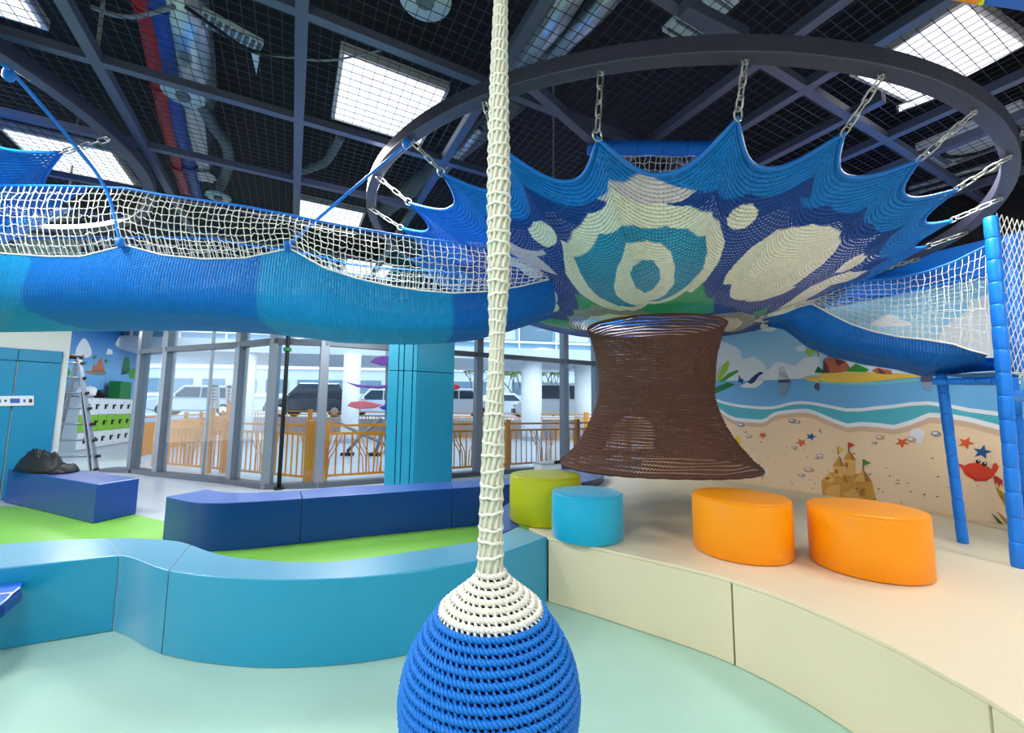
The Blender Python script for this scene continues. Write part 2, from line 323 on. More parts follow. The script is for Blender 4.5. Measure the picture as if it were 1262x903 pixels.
def star(cx, cy, r, sq=.75, rot=.3):
    return [(cx+(r if i % 2 == 0 else r*.42)*math.cos(rot+math.pi*i/5), cy+sq*(r if i % 2 == 0 else r*.42)*math.sin(rot+math.pi*i/5)) for i in range(10)]
wt = cA([(60, 565), (110, 575), (160, 592), (240, 605), (330, 608), (400, 592), (460, 590), (540, 603), (620, 618), (700, 610), (780, 603), (860, 592), (940, 592), (1000, 605), (1080, 620), (1165, 630), (1260, 645)])
wb = cA([(60, 590), (110, 600), (180, 645), (250, 655), (300, 655), (340, 630), (410, 620), (470, 620), (520, 640), (570, 660), (620, 675), (680, 665), (740, 675), (800, 678), (860, 655), (920, 632), (1000, 640), (1080, 655), (1170, 680), (1260, 705)])
wt = [tuple(q) for q in smooth_path(wt, 4)]; wb = [tuple(q) for q in smooth_path(wb, 4)]
def line_uz(W_, ln, lim):
    uz = sorted(W_.px(*q) for q in ln); us = np.array([q[0] for q in uz]); zs = np.array([q[1] for q in uz])
    g = np.linspace(0, lim, 70); return [(u, float(np.interp(u, us, zs))) for u in g]
SEAZ = 1.25+.39
for W_, lim in ((WB, LB), (WA, LA)):
    sz = float(np.mean([W_.px(x, 463)[1] for x in ((900, 1000) if W_ is WB else (1040, 1220))]))
    a = line_uz(W_, wt, lim); b = line_uz(W_, wb, lim); sh = lambda l, dz: [(u, z+dz) for u, z in l]
    paint(W_, 'painted_sea', [([(0, sz), (lim, sz)]+sh(a, -.01)[::-1], 'sea')], raw=True, k0=1)
    paint(W_, 'painted_wave', [(sh(a, .012)+sh(b, -.01)[::-1], 'wave'), (sh(a, .016)+sh(a, -.016)[::-1], 'foam')], raw=True, k0=2)
    paint(W_, 'painted_sand', [(sh(b, 0)+[(lim, .3), (0, .3)], 'sand'), (sh(b, 0)+sh(b, -.07)[::-1], 'wet'), (sh(b, .018)+sh(b, -.022)[::-1], 'foam')], raw=True, k0=2)
paint(WB, 'painted_cloud', [(cA([(60, 500), (60, 380), (115, 385), (140, 362), (185, 378), (212, 398), (222, 428), (262, 420), (300, 448), (312, 470), (345, 440), (388, 445), (412, 452), (450, 424), (500, 420), (520, 450), (520, 494)]), 'cloud')], 'white painted cumulus bank above the horizon')
paint(WB, 'painted_cloud', [(cA([(165, 325), (180, 290), (300, 280), (345, 310), (320, 327), (280, 320), (240, 330), (200, 322)]), 'cloud'), (cA([(415, 385), (450, 374), (456, 398), (425, 400)]), 'cloud')])
paint(WA, 'painted_cloud', [(cA([(540, 494), (560, 440), (620, 430), (660, 460), (700, 450), (760, 470), (800, 494)]), 'cloud')])
paint(WA, 'painted_cloud', [(cA([(700, 303), (735, 275), (770, 262), (800, 280), (835, 292), (830, 306)]), 'cloud'), (cA([(950, 350), (980, 300), (1040, 260), (1080, 210), (1160, 180), (1300, 170), (1300, 470), (960, 420)]), 'cloud2')], 'pale painted cloud seen through the white net')
paint(WB, 'painted_rock', [(cA([(353, 515), (355, 462), (372, 456), (386, 480), (398, 515)]), 'rock'), (cA([(357, 516), (395, 516), (386, 545), (372, 572), (361, 556)]), 'rock2')])
paint(WA, 'painted_rock', [(cA([(880, 500), (890, 480), (920, 480), (932, 512), (882, 512)]), 'rock'), (cA([(884, 513), (928, 513), (916, 545), (890, 540)]), 'rock2')])
paint(WB, 'painted_seal', [(cA(ell(500, 530, 15, 14)), 'rock'), (cA([(516, 528), (529, 524), (527, 538)]), 'rock')])
paint(WB, 'painted_whale', [(cA([(212, 528), (240, 512), (300, 492), (296, 515), (270, 534), (228, 534)]), 'white'), (cA([(205, 515), (207, 484), (214, 500), (224, 502), (220, 520), (212, 512)]), 'navy'), (cA([(238, 514), (262, 490), (284, 475), (300, 478), (282, 490), (264, 514), (252, 520)]), 'navy')], 'navy and white leaping whale')
paint(WB, 'painted_palm', [(cA([(105, 510), (122, 480), (138, 452), (141, 456), (130, 490), (115, 515)]), 'leaf2'), (cA([(122, 512), (146, 452), (165, 433), (173, 440), (165, 470), (140, 506)]), 'leaf2'), (cA([(133, 512), (168, 480), (200, 468), (207, 474), (180, 492), (150, 512)]), 'leaf'), (cA([(95, 545), (130, 528), (165, 514), (194, 522), (165, 536), (110, 560)]), 'leaf3'), (cA([(95, 520), (118, 480), (115, 530)]), 'leaf')])
isl = [(440, 495), (480, 485), (570, 478)]; 
paint(WB, 'painted_island', [(cA([(440, 497), (480, 486), (521, 480), (521, 514), (470, 508)]), 'gold')])
paint(WA, 'painted_island', [(cA([(519, 508), (600, 512), (700, 514), (850, 500), (850, 512), (690, 524), (519, 520)]), 'lagoon'), (cA([(519, 480), (600, 477), (750, 479), (890, 489), (800, 501), (650, 514), (519, 511)]), 'gold'), (cA([(519, 480), (520, 430), (535, 420), (562, 425), (604, 436), (622, 462), (622, 472), (560, 480)]), 'stone'), (cA([(519, 480), (520, 430), (536, 450), (545, 478)]), 'stone2'), (cA([(560, 425), (575, 455), (604, 436)]), 'stone2'), (cA([(700, 470), (722, 459), (770, 470), (778, 485), (720, 482)]), 'stone'), (cA([(722, 459), (730, 482), (755, 483)]), 'stone2'), (cA([(600, 474), (640, 445), (690, 466), (680, 476)]), 'leaf'), (cA([(488, 478), (500, 455), (520, 470), (522, 480)]), 'leaf3')], 'sandy island with orange boulders and bushes')
paint(WB, 'painted_palm', [(cA([(515, 440), (500, 404), (494, 400), (508, 440)]), 'trunk'), (cA([(450, 395), (482, 389), (500, 402), (470, 408), (478, 422), (462, 412)]), 'leaf2'), (cA([(496, 402), (512, 410), (508, 424), (500, 412)]), 'weed')], 'small painted palm leaning over the island')
b_ = [(1191.8, 472.8), (1199, 468), (1258, 468), (1258, 473)]
paint(WA, 'painted_boat', [(b_, 'white'), ([(1203, 466.8), (1206, 462.5), (1258, 461.5), (1258, 467.6)], 'white'), ([(1200, 467.6), (1258, 466.4), (1258, 467.8), (1200, 468.6)], 'rock'), ([(1192, 473), (1258, 473.2), (1258, 474), (1192, 473.8)], 'rock')])
for x, y, rx, ry, c in ((215, 672, 15, 8, 'pebble'), (231, 697, 8, 4, 'pebble'), (245, 714, 11, 8, 'pebble2'), (405, 657, 15, 9, 'pebble'), (425, 661, 10, 6, 'pebble'), (518, 692, 15, 10, 'pebble'), (542, 698, 11, 7, 'shell'), (512, 787, 20, 9, 'pebble2'), (496, 795, 9, 4, 'pebble'), (467, 838, 21, 9, 'pebble2'), (440, 858, 12, 6, 'pebble'), (412, 755, 11, 5, 'pebble'), (292, 842, 24, 10, 'shell')):
    paint(WB, 'painted_pebble', [(cA(ell(x, y, rx, ry, .1)), c), (cA(ell(x-rx*.2, y-ry*.25, rx*.5, ry*.4, .1)), 'shell')])
for x, y, rx, ry, c in ((730, 718, 17, 10, 'pebble2'), (710, 738, 11, 5, 'pebble'), (867, 705, 27, 21, 'shell'), (846, 726, 19, 12, 'pebble2'), (874, 733, 13, 8, 'shell'), (938, 705, 20, 11, 'pebble')):
    paint(WA, 'painted_pebble', [(cA(ell(x, y, rx, ry, .1)), c), (cA(ell(x-rx*.2, y-ry*.25, rx*.5, ry*.4, .1)), 'shell')])
for W_, x, y, r, c, rt in ((WB, 295, 710, 18, 'star', .2), (WB, 438, 737, 22, 'star', .5), (WB, 474, 715, 21, 'star2', 0), (WA, 812, 737, 29, 'star', .3), (WA, 1048, 738, 33, 'star', .1), (WA, 1108, 772, 37, 'star2', -.1)):
    paint(W_, 'painted_starfish', [(cA(star(x, y, r, .72, rt)), c)], 'dark blue starfish print' if c == 'star2' else 'orange starfish print')
paint(WB, 'painted_sandcastle', [(cA([(186, 742), (195, 716), (206, 710), (216, 742)]), 'yellow'), (cA([(188, 755), (224, 752), (234, 790), (204, 782)]), 'gold'), (cA([(204, 762), (214, 762), (216, 772), (206, 772)]), 'castle2')], 'small yellow sandcastle next to the trunk')
cs = [([(655, 795), (650, 722), (690, 684), (740, 690), (830, 690), (830, 820), (700, 812)], 'castle'), ([(708, 655), (752, 655), (752, 705), (706, 700)], 'castle3'), ([(702, 657), (733, 608), (757, 655)], 'castle'), ([(758, 622), (806, 627), (806, 700), (758, 696)], 'castle3'), ([(753, 622), (780, 584), (810, 628)], 'castle'), ([(780, 584), (810, 628), (788, 626)], 'castle2'), ([(733, 608), (757, 655), (738, 656)], 'castle2'),
      ([(668, 770), (690, 745), (740, 742), (735, 800), (680, 796)], 'castle3'), ([(655, 722), (690, 684), (720, 720), (700, 735)], 'castle3'), ([(752, 700), (768, 710), (772, 735), (752, 725)], 'castle2'), ([(727, 600), (731, 600), (731, 566), (727, 566)], 'pole'), ([(731, 568), (752, 580), (731, 592)], 'yellow'), ([(775, 590), (779, 590), (779, 545), (775, 545)], 'pole'), ([(779, 546), (806, 558), (779, 572)], 'red'), ([(762, 640), (774, 642), (774, 660), (762, 658)], 'castle2'), ([(715, 672), (726, 672), (726, 690), (715, 690)], 'castle2'), ([(668, 712), (684, 704), (690, 712), (674, 722)], 'castle2')]
cs = [(cB(p), c) for p, c in cs]
cs += [(cC([(-30, 500), (45, 490), (66, 580), (-30, 580)]), 'castle'), (cC([(-25, 495), (14, 445), (46, 492)]), 'castle3'), (cC([(14, 445), (46, 492), (24, 494)]), 'castle2'), (cC([(13, 446), (16, 446), (16, 405), (13, 405)]), 'pole'), (cC([(16, 406), (43, 420), (16, 430)]), 'flag'), (cC([(0, 525), (20, 520), (24, 548), (4, 552)]), 'castle2'), (cC([(-60, 540), (-20, 520), (10, 560), (10, 580), (-60, 580)]), 'castle3'), (cC([(-70, 560), (-52, 552), (-50, 580), (-70, 580)]), 'castle2')]
paint(WA, 'painted_sandcastle', cs, 'ochre sandcastle with three flagged towers')
def crab(dx):
    e = ell(470, 455, 62, 34, .2, 20)
    q = [(e, 'crab'), ([(388, 423), (402, 424), (436, 440), (430, 466), (402, 440)], 'crab'), ([(520, 450), (526, 442), (530, 424), (542, 420), (546, 430), (553, 432), (546, 450), (530, 472)], 'crab'), ([(530, 470), (546, 474), (566, 488), (568, 515), (560, 500), (552, 520), (546, 494), (538, 508)], 'crab2'), (ell(470, 414, 9, 8), 'black'), (ell(495, 424, 10, 9), 'black'), (ell(473, 411, 3, 3), 'white'), (ell(498, 421, 3, 3), 'white'), ([(430, 462), (470, 486), (500, 486), (520, 470), (505, 492), (460, 492)], 'crab2')]
    return [(cC([(x+dx, y) for x, y in p]), c) for p, c in q]
paint(WA, 'painted_crab', crab(0), 'red crab with black eyes between the two nearer posts')
paint(WA, 'painted_crab', crab(247), 'red crab at the edge of the frame')
paint(WA, 'painted_seaweed', [(cC([(538, 512), (572, 540), (600, 578), (610, 625), (580, 596), (552, 548)]), 'weed'), (cC([(524, 620), (548, 640), (570, 663), (550, 658)]), 'weed2'), (cC([(546, 612), (576, 636), (600, 668), (578, 660)]), 'weed'), (cC([(596, 560), (612, 590), (612, 640)]), 'weed2')])
for W_, n_ in ((WA, 90), (WB, 70)):
    sp = []
    for _ in range(n_):
        u = random.uniform(0, 2.4 if W_ is WA else min(2.4, LB)); z = random.uniform(.45, .92); r = random.uniform(.003, .007)
        sp.append(([(u+r*math.cos(a), z+r*.7*math.sin(a)) for a in (0, 1.26, 2.5, 3.8, 5.0)], 'speck'))
    o = paint(W_, 'painted_sand_speckles', sp, raw=True, k0=4); o['kind'] = 'stuff'
# far mural behind the lockers (small in the photograph)
def cF(p): return [(60+x/4.517, 400+y/4.517) for x, y in p]
paint(WF, 'painted_sea', [(cF([(-20, 260), (480, 250), (480, 420), (-20, 430)]), 'sea')])
paint(WF, 'painted_cloud', [(cF([(150, 160), (165, 110), (195, 75), (225, 110), (238, 165), (200, 185)]), 'cloud')]); paint(WF, 'painted_cloud', [(cF([(372, 110), (385, 80), (400, 66), (420, 110), (395, 126)]), 'cloud')]); paint(WF, 'painted_cloud', [(cF([(320, 165), (330, 132), (352, 140), (355, 165)]), 'cloud')]); paint(WF, 'painted_cloud', [(cF([(45, 390), (60, 340), (100, 310), (170, 300), (220, 340), (270, 370), (330, 410), (50, 420)]), 'cloud2')])
paint(WF, 'painted_island', [(cF([(200, 262), (250, 250), (320, 262), (300, 282), (240, 278)]), 'gold')])
paint(WF, 'painted_castle', [(cF([(238, 262), (250, 215), (262, 230), (280, 196), (292, 180), (300, 215), (312, 262)]), 'stone')], 'red painted castle on an island')
paint(WF, 'painted_palm', [(cF([(245, 190), (252, 172), (266, 170), (258, 190)]), 'leaf3'), (cF([(310, 205), (318, 190), (330, 198), (322, 215)]), 'leaf3'), (cF([(80, 210), (100, 220), (125, 270), (105, 285)]), 'leaf'), (cF([(160, 225), (185, 205), (215, 210), (180, 235)]), 'leaf3')])
paint(WF, 'painted_tree', [(cF([(400, 280), (415, 205), (430, 175), (448, 185), (456, 270)]), 'leaf3'), (cF([(440, 262), (480, 235), (490, 300), (450, 300)]), 'leaf')])
# ------------------------------------------------------------------ foam benches, platform, stools
def plan(pts, z): return [P(x, y, z)[:2] for x, y in pts]
def bench(name, label, front, back, m, z1=ZB, z0=.005, group='padded foam benches', n=6):
    o = MB().prism([tuple(q) for q in front]+[tuple(q) for q in back][::-1], z0, z1).build(name, m, bevel=.007)
    return tag(o, label, 'bench', group)
sm = lambda pts, n=8: smooth_path(plan(pts, ZB), n)
G_ = .0025
tf1 = sm([(-160, 720), (-60, 707), (0, 700), (74, 692), (147.6, 684)]); tb1 = sm([(-150, 690), (-60, 677), (0, 670.5), (67, 665.4), (134, 662.7)])
tf2 = sm([(148.4, 684), (160, 686.5), (172, 690.5), (188, 697), (207.6, 703)]); tb2 = sm([(134.8, 662.7), (160, 662.6), (184.6, 663.8), (214.8, 666), (234.5, 670.5)])
tf3 = sm([(208.4, 703), (250, 709), (300, 713), (350, 714.4), (420, 712.4), (470, 708.5), (520, 702.3), (560, 696), (594.5, 689), (634.8, 676), (674.6, 661.4)], 6)
tb3 = sm([(235.4, 670.6), (255, 678), (285, 685.6), (335, 690.6), (380, 692), (420, 690.8), (487, 682), (554, 672), (594.5, 665), (620, 657), (638, 648.7)], 6)
bench('foam_bench', 'turquoise foam bench segment at the left edge of the frame, straight front', tf1, tb1, M_['vinyl_turq'])
bench('foam_bench', 'short turquoise foam bench piece with an S-curved front between two seams', tf2, tb2, M_['vinyl_turq'])
bench('foam_bench', 'longest turquoise foam bench, concave front, behind the hanging blue ball', tf3, tb3, M_['vinyl_turq'])
bf = [(204.7, 611.7), (235, 618.5), (262, 620), (302, 618.5), (372.2, 614)]; bb = [(255, 602.7), (282, 606.7), (312, 606.7), (340, 605.6), (369, 604)]
bench('foam_bench', 'navy blue foam bench with a rounded left end, in front of the glazing corner', sm(bf), sm(bb), M_['vinyl_blue'])
bench('foam_bench', 'navy blue straight foam bench in front of the turquoise pillar', sm([(372.9, 614), (419.5, 610.7), (490, 606), (557.2, 601.7)]), sm([(369.8, 604), (420, 600), (490, 596.5), (553, 593.3)]), M_['vinyl_blue'])
bench('foam_bench', 'navy blue foam bench piece directly behind the white rope', sm([(557.9, 601.7), (594, 599.5), (631, 596.5), (668, 594)]), sm([(553.7, 593.3), (600, 590.5), (640, 588), (672, 587)]), M_['vinyl_blue'])
bench('foam_bench', 'bright blue foam piece linking the turquoise bench to the far blue bench', sm([(594, 640), (606, 648), (618, 657)]), sm([(629, 618), (637, 634), (640, 648)]), M_['vinyl_blue'])
q = [P(x, y, ZB)[:2] for x, y in ((5, 578), (120, 597), (172, 589))]; q[0] = q[0]+(q[1]-q[0])*.05; q.append(q[2]+(q[0]-q[1]))
tag(MB().prism([tuple(a) for a in q], .006, ZB).build('foam_bench', M_['vinyl_blue'], bevel=.01), 'navy blue box-shaped foam bench with a black jacket on it', 'bench', 'padded foam benches')
# platform
pf = plan([(675, 662), (715, 670), (760, 680), (840, 698), (901, 714), (983, 743), (1090, 791), (1162, 830), (1218, 861)], ZB)+[np.array(q) for q in ((1.40, 1.12), (1.33, .75), (1.2, .35), (.95, -.1))]
pf = smooth_path(pf, 8)
pt = thing('padded_platform', 'broad cream padded platform with a curved front under the orange stools', 'platform', (1.6, 2.6, 0))
left_edge = plan([(652, 650.5), (664, 630), (690, 603), (720, 596)], ZB)
back = [WB.at(LB-.02, 0, .02)[:2], WB.at(0, 0, .015)[:2], WA.at(6.4, 0, .015)[:2]]
top = [tuple(q) for q in pf]+[tuple(q) for q in back[::-1]]+[tuple(q) for q in left_edge[::-1]]
MB().prism(top, ZB-.018, ZB).build('top_mat', M_['vinyl_cream'], pt, bevel=.004)
seams = [0, 32, 64, len(pf)-1]; cen = np.array([2.6, 2.6])
for a, b in zip(seams[:-1], seams[1:]):
    fr = [q.copy() for q in pf[a:b+1]]; d0 = (fr[1]-fr[0]); d0 /= np.linalg.norm(d0); d1 = fr[-1]-fr[-2]; d1 /= np.linalg.norm(d1)
    fr[0] = fr[0]+d0*.004; fr[-1] = fr[-1]-d1*.004
    inn = []
    for i, q in enumerate(fr):
        t = fr[min(i+1, len(fr)-1)]-fr[max(i-1, 0)]; t /= np.linalg.norm(t); inn.append(q+np.array([-t[1], t[0]])*.3)
    ins = [q+(inn[i]-q)*.004 for i, q in enumerate(fr)]
    MB().prism([tuple(q) for q in ins]+[tuple(q) for q in inn[::-1]], .006, ZB-.0185).build('front_pad', M_['vinyl_cream'], pt, bevel=.004)
lp = [tuple(q) for q in left_edge]; 
MB().prism([tuple(q) for q in left_edge]+[tuple(q+np.array([.25, .05])) for q in left_edge[::-1]], .006, ZB-.0185).build('side_pad', M_['vinyl_cream'], pt)
# low blue pad lying on the rear left of the platform
q0 = plan([(655, 601), (672, 606), (700, 607), (725, 603), (741, 596), (744, 590.5), (735, 587), (700, 586.5), (670, 588)], ZB)
tag(MB().prism([tuple(q) for q in smooth_path(q0, 4, True)], ZB, ZB+.085).build('foam_block', M_['vinyl_blue'], bevel=.01), 'flat blue foam block with a rounded end under the brown net trunk', 'foam block')
def stool(label, fx, fy, ty, wpx, m):
    f = P(fx, fy, ZB); d = math.hypot(f[0], f[1]); dirv = f[:2]/d
    cosang = _F@np.array([dirv[0], dirv[1], 0])
    r = wpx*(f[1]+.2)/FPX*cosang/2*1.0
    c = f[:2]+dirv*r; h = PV(f[:2], fx, ty)-ZB+.012
    t = thing('foam_stool', label, 'stool', (c[0], c[1], ZB), 'round padded stools')
    prof = [(r*.97, .004), (r, .012), (r*1.004, h*.5), (r, h-.02), (r*.985, h-.007)]
    MB().lathe(prof, 64, (c[0], c[1], ZB), cap1=False).build('stool_side', m, t, smooth=True)
    prof = [(r*.99, h-.008), (r*.97, h-.001), (r*.9, h+.003), (r*.5, h+.006), (.001, h+.007)]
    MB().lathe(prof, 64, (c[0], c[1], ZB), cap0=False).build('seat', m, t, smooth=True)
    ring = [(c[0]+r*.992*math.cos(a), c[1]+r*.992*math.sin(a), ZB+h-.007) for a in np.linspace(0, 2*math.pi, 64, endpoint=False)]
    MB().tube(ring, .003, 6, True).build('piping', m, t, smooth=True)
    return t
stool('lime yellow round padded stool behind the small cyan one', 672, 652, 593.5, 88, M_['vinyl_lime'])
stool('cyan round padded stool at the platform edge, smallest of the stools', 724, 674.5, 617, 87, M_['vinyl_cyan'])
stool('orange round padded stool nearest the brown net trunk', 915, 696, 623.5, 122, M_['vinyl_orange'])
stool('orange round padded stool farthest to the right, beside the blue posts', 1072, 717, 639, 149, M_['vinyl_orange'])
# turquoise padded pillar
Kc = np.array([-1.415, 6.3]); Rc = Kc+np.array([.50, .41]); Lc = np.array([-1.855, 6.28])
pp = thing('padded_pillar', 'square turquoise padded pillar standing in front of the glazing', 'pillar', (-1.4, 6.6, 0)); 
MB().prism([tuple(Lc+(.02, .03)), tuple(Kc+(0, .03)), tuple(Rc+(-.02, .02)), (-1.0, 7.05), (-1.83, 7.0)], 0, 4.0).build('core', M_['seam'], pp)
def face_pads(a, b, cuts, out, zs):
    for u0, u1 in zip(cuts[:-1], cuts[1:]):
        for z0, z1 in zs:
            p = a+(b-a)*u0; q_ = a+(b-a)*u1; g = (b-a)/np.linalg.norm(b-a)*.005
            MB().prism([tuple(p+g), tuple(q_-g), tuple(q_-g+np.array(out)*-.05), tuple(p+g+np.array(out)*-.05)][::1], z0+.004, z1-.004).build('pad', M_['vinyl_pillar'], pp, bevel=.008)
face_pads(Kc, Rc, [0, 1], (.63, -.77), [(0, 1.8), (1.8, 3.9)])
face_pads(Lc, Kc, [0, .36, .54, .84, 1], (0, -1), [(0, 1.8), (1.8, 3.9)])
# black pole by the glazing corner
bp = thing('floor_pole', 'thin black pole standing in front of the glazing corner', 'pole', P(343, 602, 0))
b0 = P(343.5, 603, 0); MB().tube([b0, b0+(0, 0, 3.98)], .03, 12).build('shaft', M_['black_rubber'], bp, smooth=True)
MB().tube([b0+(0, 0, 2.12), b0+(0, 0, 2.17)], .06, 14).build('collar', M_['green_box'], bp); MB().tube([b0, b0+(0, 0, .03)], .07, 16).build('foot_plate', M_['black_rubber'], bp)
# blue padded posts and bars of the climbing tower
def sleeves(t, p, q, r, n, name='foam_sleeve'):
    p = np.array(p, float); q = np.array(q, float)
    for i in range(n):
        a = p+(q-p)*(i/n); b = p+(q-p)*((i+1)/n); j = random.uniform(.97, 1.04)
        MB().tube([a+(b-a)*k for k in (.0, .06, .3, .7, .94, 1.0)], [r*.93*j, r*1.0*j, r*1.03*j, r*1.03*j, r*1.0*j, r*.93*j], 16).build(name, M_['pad_blue'], t, smooth=True)
def post(label, p, q, r, n, cat='post', name='padded_post', group='blue padded posts'):
    t = thing(name, label, cat, p, group); sleeves(t, p, q, r, n); return t
p1 = P(1256, 699, ZB); p1t = PY(1221, 268, p1[1]+.02); p2 = P(1187, 669, ZB); p2t = PY(1159.5, 458, p2[1])
post('tall blue padded post at the right edge, rising past the white net', p1, p1t, .031, 15)
post('short blue padded post in front of the painted crab, under the tunnel end', p2, p2t, .0275, 8)
p3 = PY(1268, 640, 3.0); p3[2] = ZB; p3t = PY(1246, 462, 3.0)
post('blue padded post mostly hidden behind the tall right-edge post', p3, p3t, .032, 8)
p4b = PY(1259, 458, 2.75); p4 = PY(1243, 292, 2.75)
post('leaning blue padded post behind the white diamond net at the right edge', p4b, p4, .04, 8)
post('horizontal blue padded bar joining the two right-edge posts', PY(1238, 487, 2.52)+(0, 0, 0), PY(1300, 489, 2.8), .034, 4, 'bar', 'padded_bar', 'blue padded bars')
post('blue padded bar along the bottom of the right tunnel end', PY(1150, 470, 2.78), PY(1242, 469, 2.5), .022, 5, 'bar', 'padded_bar', 'blue padded bars')
hb = post('blue padded bar behind the canopy, above the strip of white net', PY(724, 182, 2.45), PY(908, 184, 2.40), .043, 6, 'bar', 'padded_bar', 'blue padded bars')
for x in (732, 900):       # straps that hang this bar from the ceiling frame
    a = PY(x, 182, 2.43); MB().tube([a, (a[0], a[1], 2.93)], .008, 6).build('hanger_strap', M_['black_rubber'], hb)
# ------------------------------------------------------------------ steel ring, net canopy, trunk, chains
HR = 1.40; RC = np.array([.764*HR, 2.684*HR, EYE+HR]); RR = 1.618*HR; NT = 26; PH0 = -.199
rn = np.array([.068, -.032, 1.]); rn /= np.linalg.norm(rn); e1 = np.cross([0, 1, 0], rn); e1 /= np.linalg.norm(e1); e2 = np.cross(rn, e1)
def ringpt(a, r=RR, up=0): return RC+r*(math.cos(a)*e1+math.sin(a)*e2)+rn*up
def steel_ring(name, label, c, r, a1, a2, nrm, n=160):
    mb = MB(); vs = []
    for i in range(n):
        a = 2*math.pi*i/n; rad = math.cos(a)*a1+math.sin(a)*a2
        for dr, dz in ((-.034, .012), (.034, .012), (.034, .085), (-.034, .085)): vs.append(c+rad*(r+dr)+nrm*dz)
    fs = [(i*4+k, i*4+(k+1) % 4, ((i+1) % n)*4+(k+1) % 4, ((i+1) % n)*4+k) for i in range(n) for k in range(4)]
    mb.add(vs, fs); return tag(mb.build(name, M_['ring_steel'], bevel=.004), label, 'ring')
steel_ring('steel_ring', 'large dark steel hoop above the net canopy with chains hooked under it', RC, RR, e1, e2, rn)
hookang = [PH0-2*math.pi*k/NT for k in range(NT)]
hooks = [ringpt(a) for a in hookang]
hpx = [(1128, 315), (1189, 285), (1235, 245), (1244, 197), (1201, 143), (1087, 94.3), (917.7, 73.1), (740.6, 85.3), (592, 126), (508.2, 172.6), (468, 220), (463, 261.5)]
tpx = [(1095, 329), (1142, 304), (1172, 272), (1178, 234), (1133, 197), (1040, 164), (909, 145), (733.3, 157), (611, 178), (546, 214), (505, 250.5), (495, 281)]
tips = []; abs_ = []
for k in range(NT):
    a = hookang[k]; e = -(math.cos(a)*e1+math.sin(a)*e2)
    if k < 12:
        d = ray(*tpx[k]); A = np.stack([e, -rn, -d], 1); s_ = np.linalg.solve(A, CAMP-hooks[k])
        al, be = float(np.clip(s_[0], .02, .6)), float(np.clip(s_[1], .0, .6)); abs_.append((al, be))
    else: al, be = .25, .2
    tips.append(hooks[k]+e*al-rn*be)
TC = PY(806, 404, 3.72); TR = .575                              # top of the trunk
TCb = PY(807, 570, 3.72); TRb = .80; TCm = PY(810, 490, 3.72)
NS, NF = 60, 26                                                # rows, stitches between two tips
def edge_pt(k, f):
    A, B = tips[k % NT], tips[(k+1) % NT]; ch = A+(B-A)*f
    ang = hookang[k % NT]-2*math.pi/NT*f; T = TC+np.array([TR*math.cos(ang), TR*math.sin(ang), 0])
    g = 1-abs(2*f-1)**2.3
    return ch+(T-ch)*(float(np.interp((k+f) % NT, [0, 4, 6, 8, 9.5, 12, 26], [.085, .10, .15, .15, .11, .10, .085]))*g), T
def canopy_pt(k, f, s):
    E, T = edge_pt(k, f); p = T+(E-T)*s; p = p+np.array([0, 0, -.13])*math.sin(math.pi*s)*(1-.25*s); return p
grid = np.array([[canopy_pt(k, j/NF, s) for k in range(NT) for j in range(NF)] for s in np.linspace(0, 1, NS)])   # NS x NU x 3
NU = NT*NF
# the knitted motifs: outlines found on the net as (turn, row) coordinates
gp = proj(grid.reshape(-1, 3)).reshape(NS, NU, 2)
cam_d = np.linalg.norm(grid-CAMP, axis=2)
_du = np.roll(grid, -1, 1)-np.roll(grid, 1, 1); _dv = np.gradient(grid, axis=0); _nn = np.cross(_du, _dv); _face = (_nn*(grid-CAMP)).sum(2)
_face *= np.sign(_face[NS//2, int(7*NF)])            # the side of the net that looks at the viewer
print('al/be', [tuple(np.round(q, 2)) for q in abs_])
def to_net(x, y, front=True):
    d = np.hypot(gp[..., 0]-x, gp[..., 1]-y)+np.where(_face > 0, 0, 400)
    i, j = np.unravel_index(np.argmin(d), d.shape)
    # refine in the cell by a least squares step on the local derivatives
    i0 = min(max(i, 1), NS-2); du = (gp[i0, (j+1) % NU]-gp[i0, (j-1) % NU])/2; dv = (gp[i0+1, j]-gp[i0-1, j])/2
    try: st = np.linalg.solve(np.stack([du, dv], 1), np.array([x, y])-gp[i0, j])
    except Exception: st = np.zeros(2)
    st = np.clip(st, -2.5, 2.5); return (j+st[0], i0+st[1])
c6 = lambda l: [(600+x/3.764, 180+y/3.764) for x, y in l]; c7 = lambda l: [(780+x/3.764, 180+y/3.764) for x, y in l]; c8 = lambda l: [(960+x/3.764, 180+y/3.764) for x, y in l]
NC = dict(sky=S(0, 116, 204), navy=S(14, 66, 146), white=S(226, 226, 212), teal=S(12, 138, 184), green=S(30, 158, 108), grey=S(150, 152, 150), mix=S(206, 196, 206), deep=S(10, 96, 190))
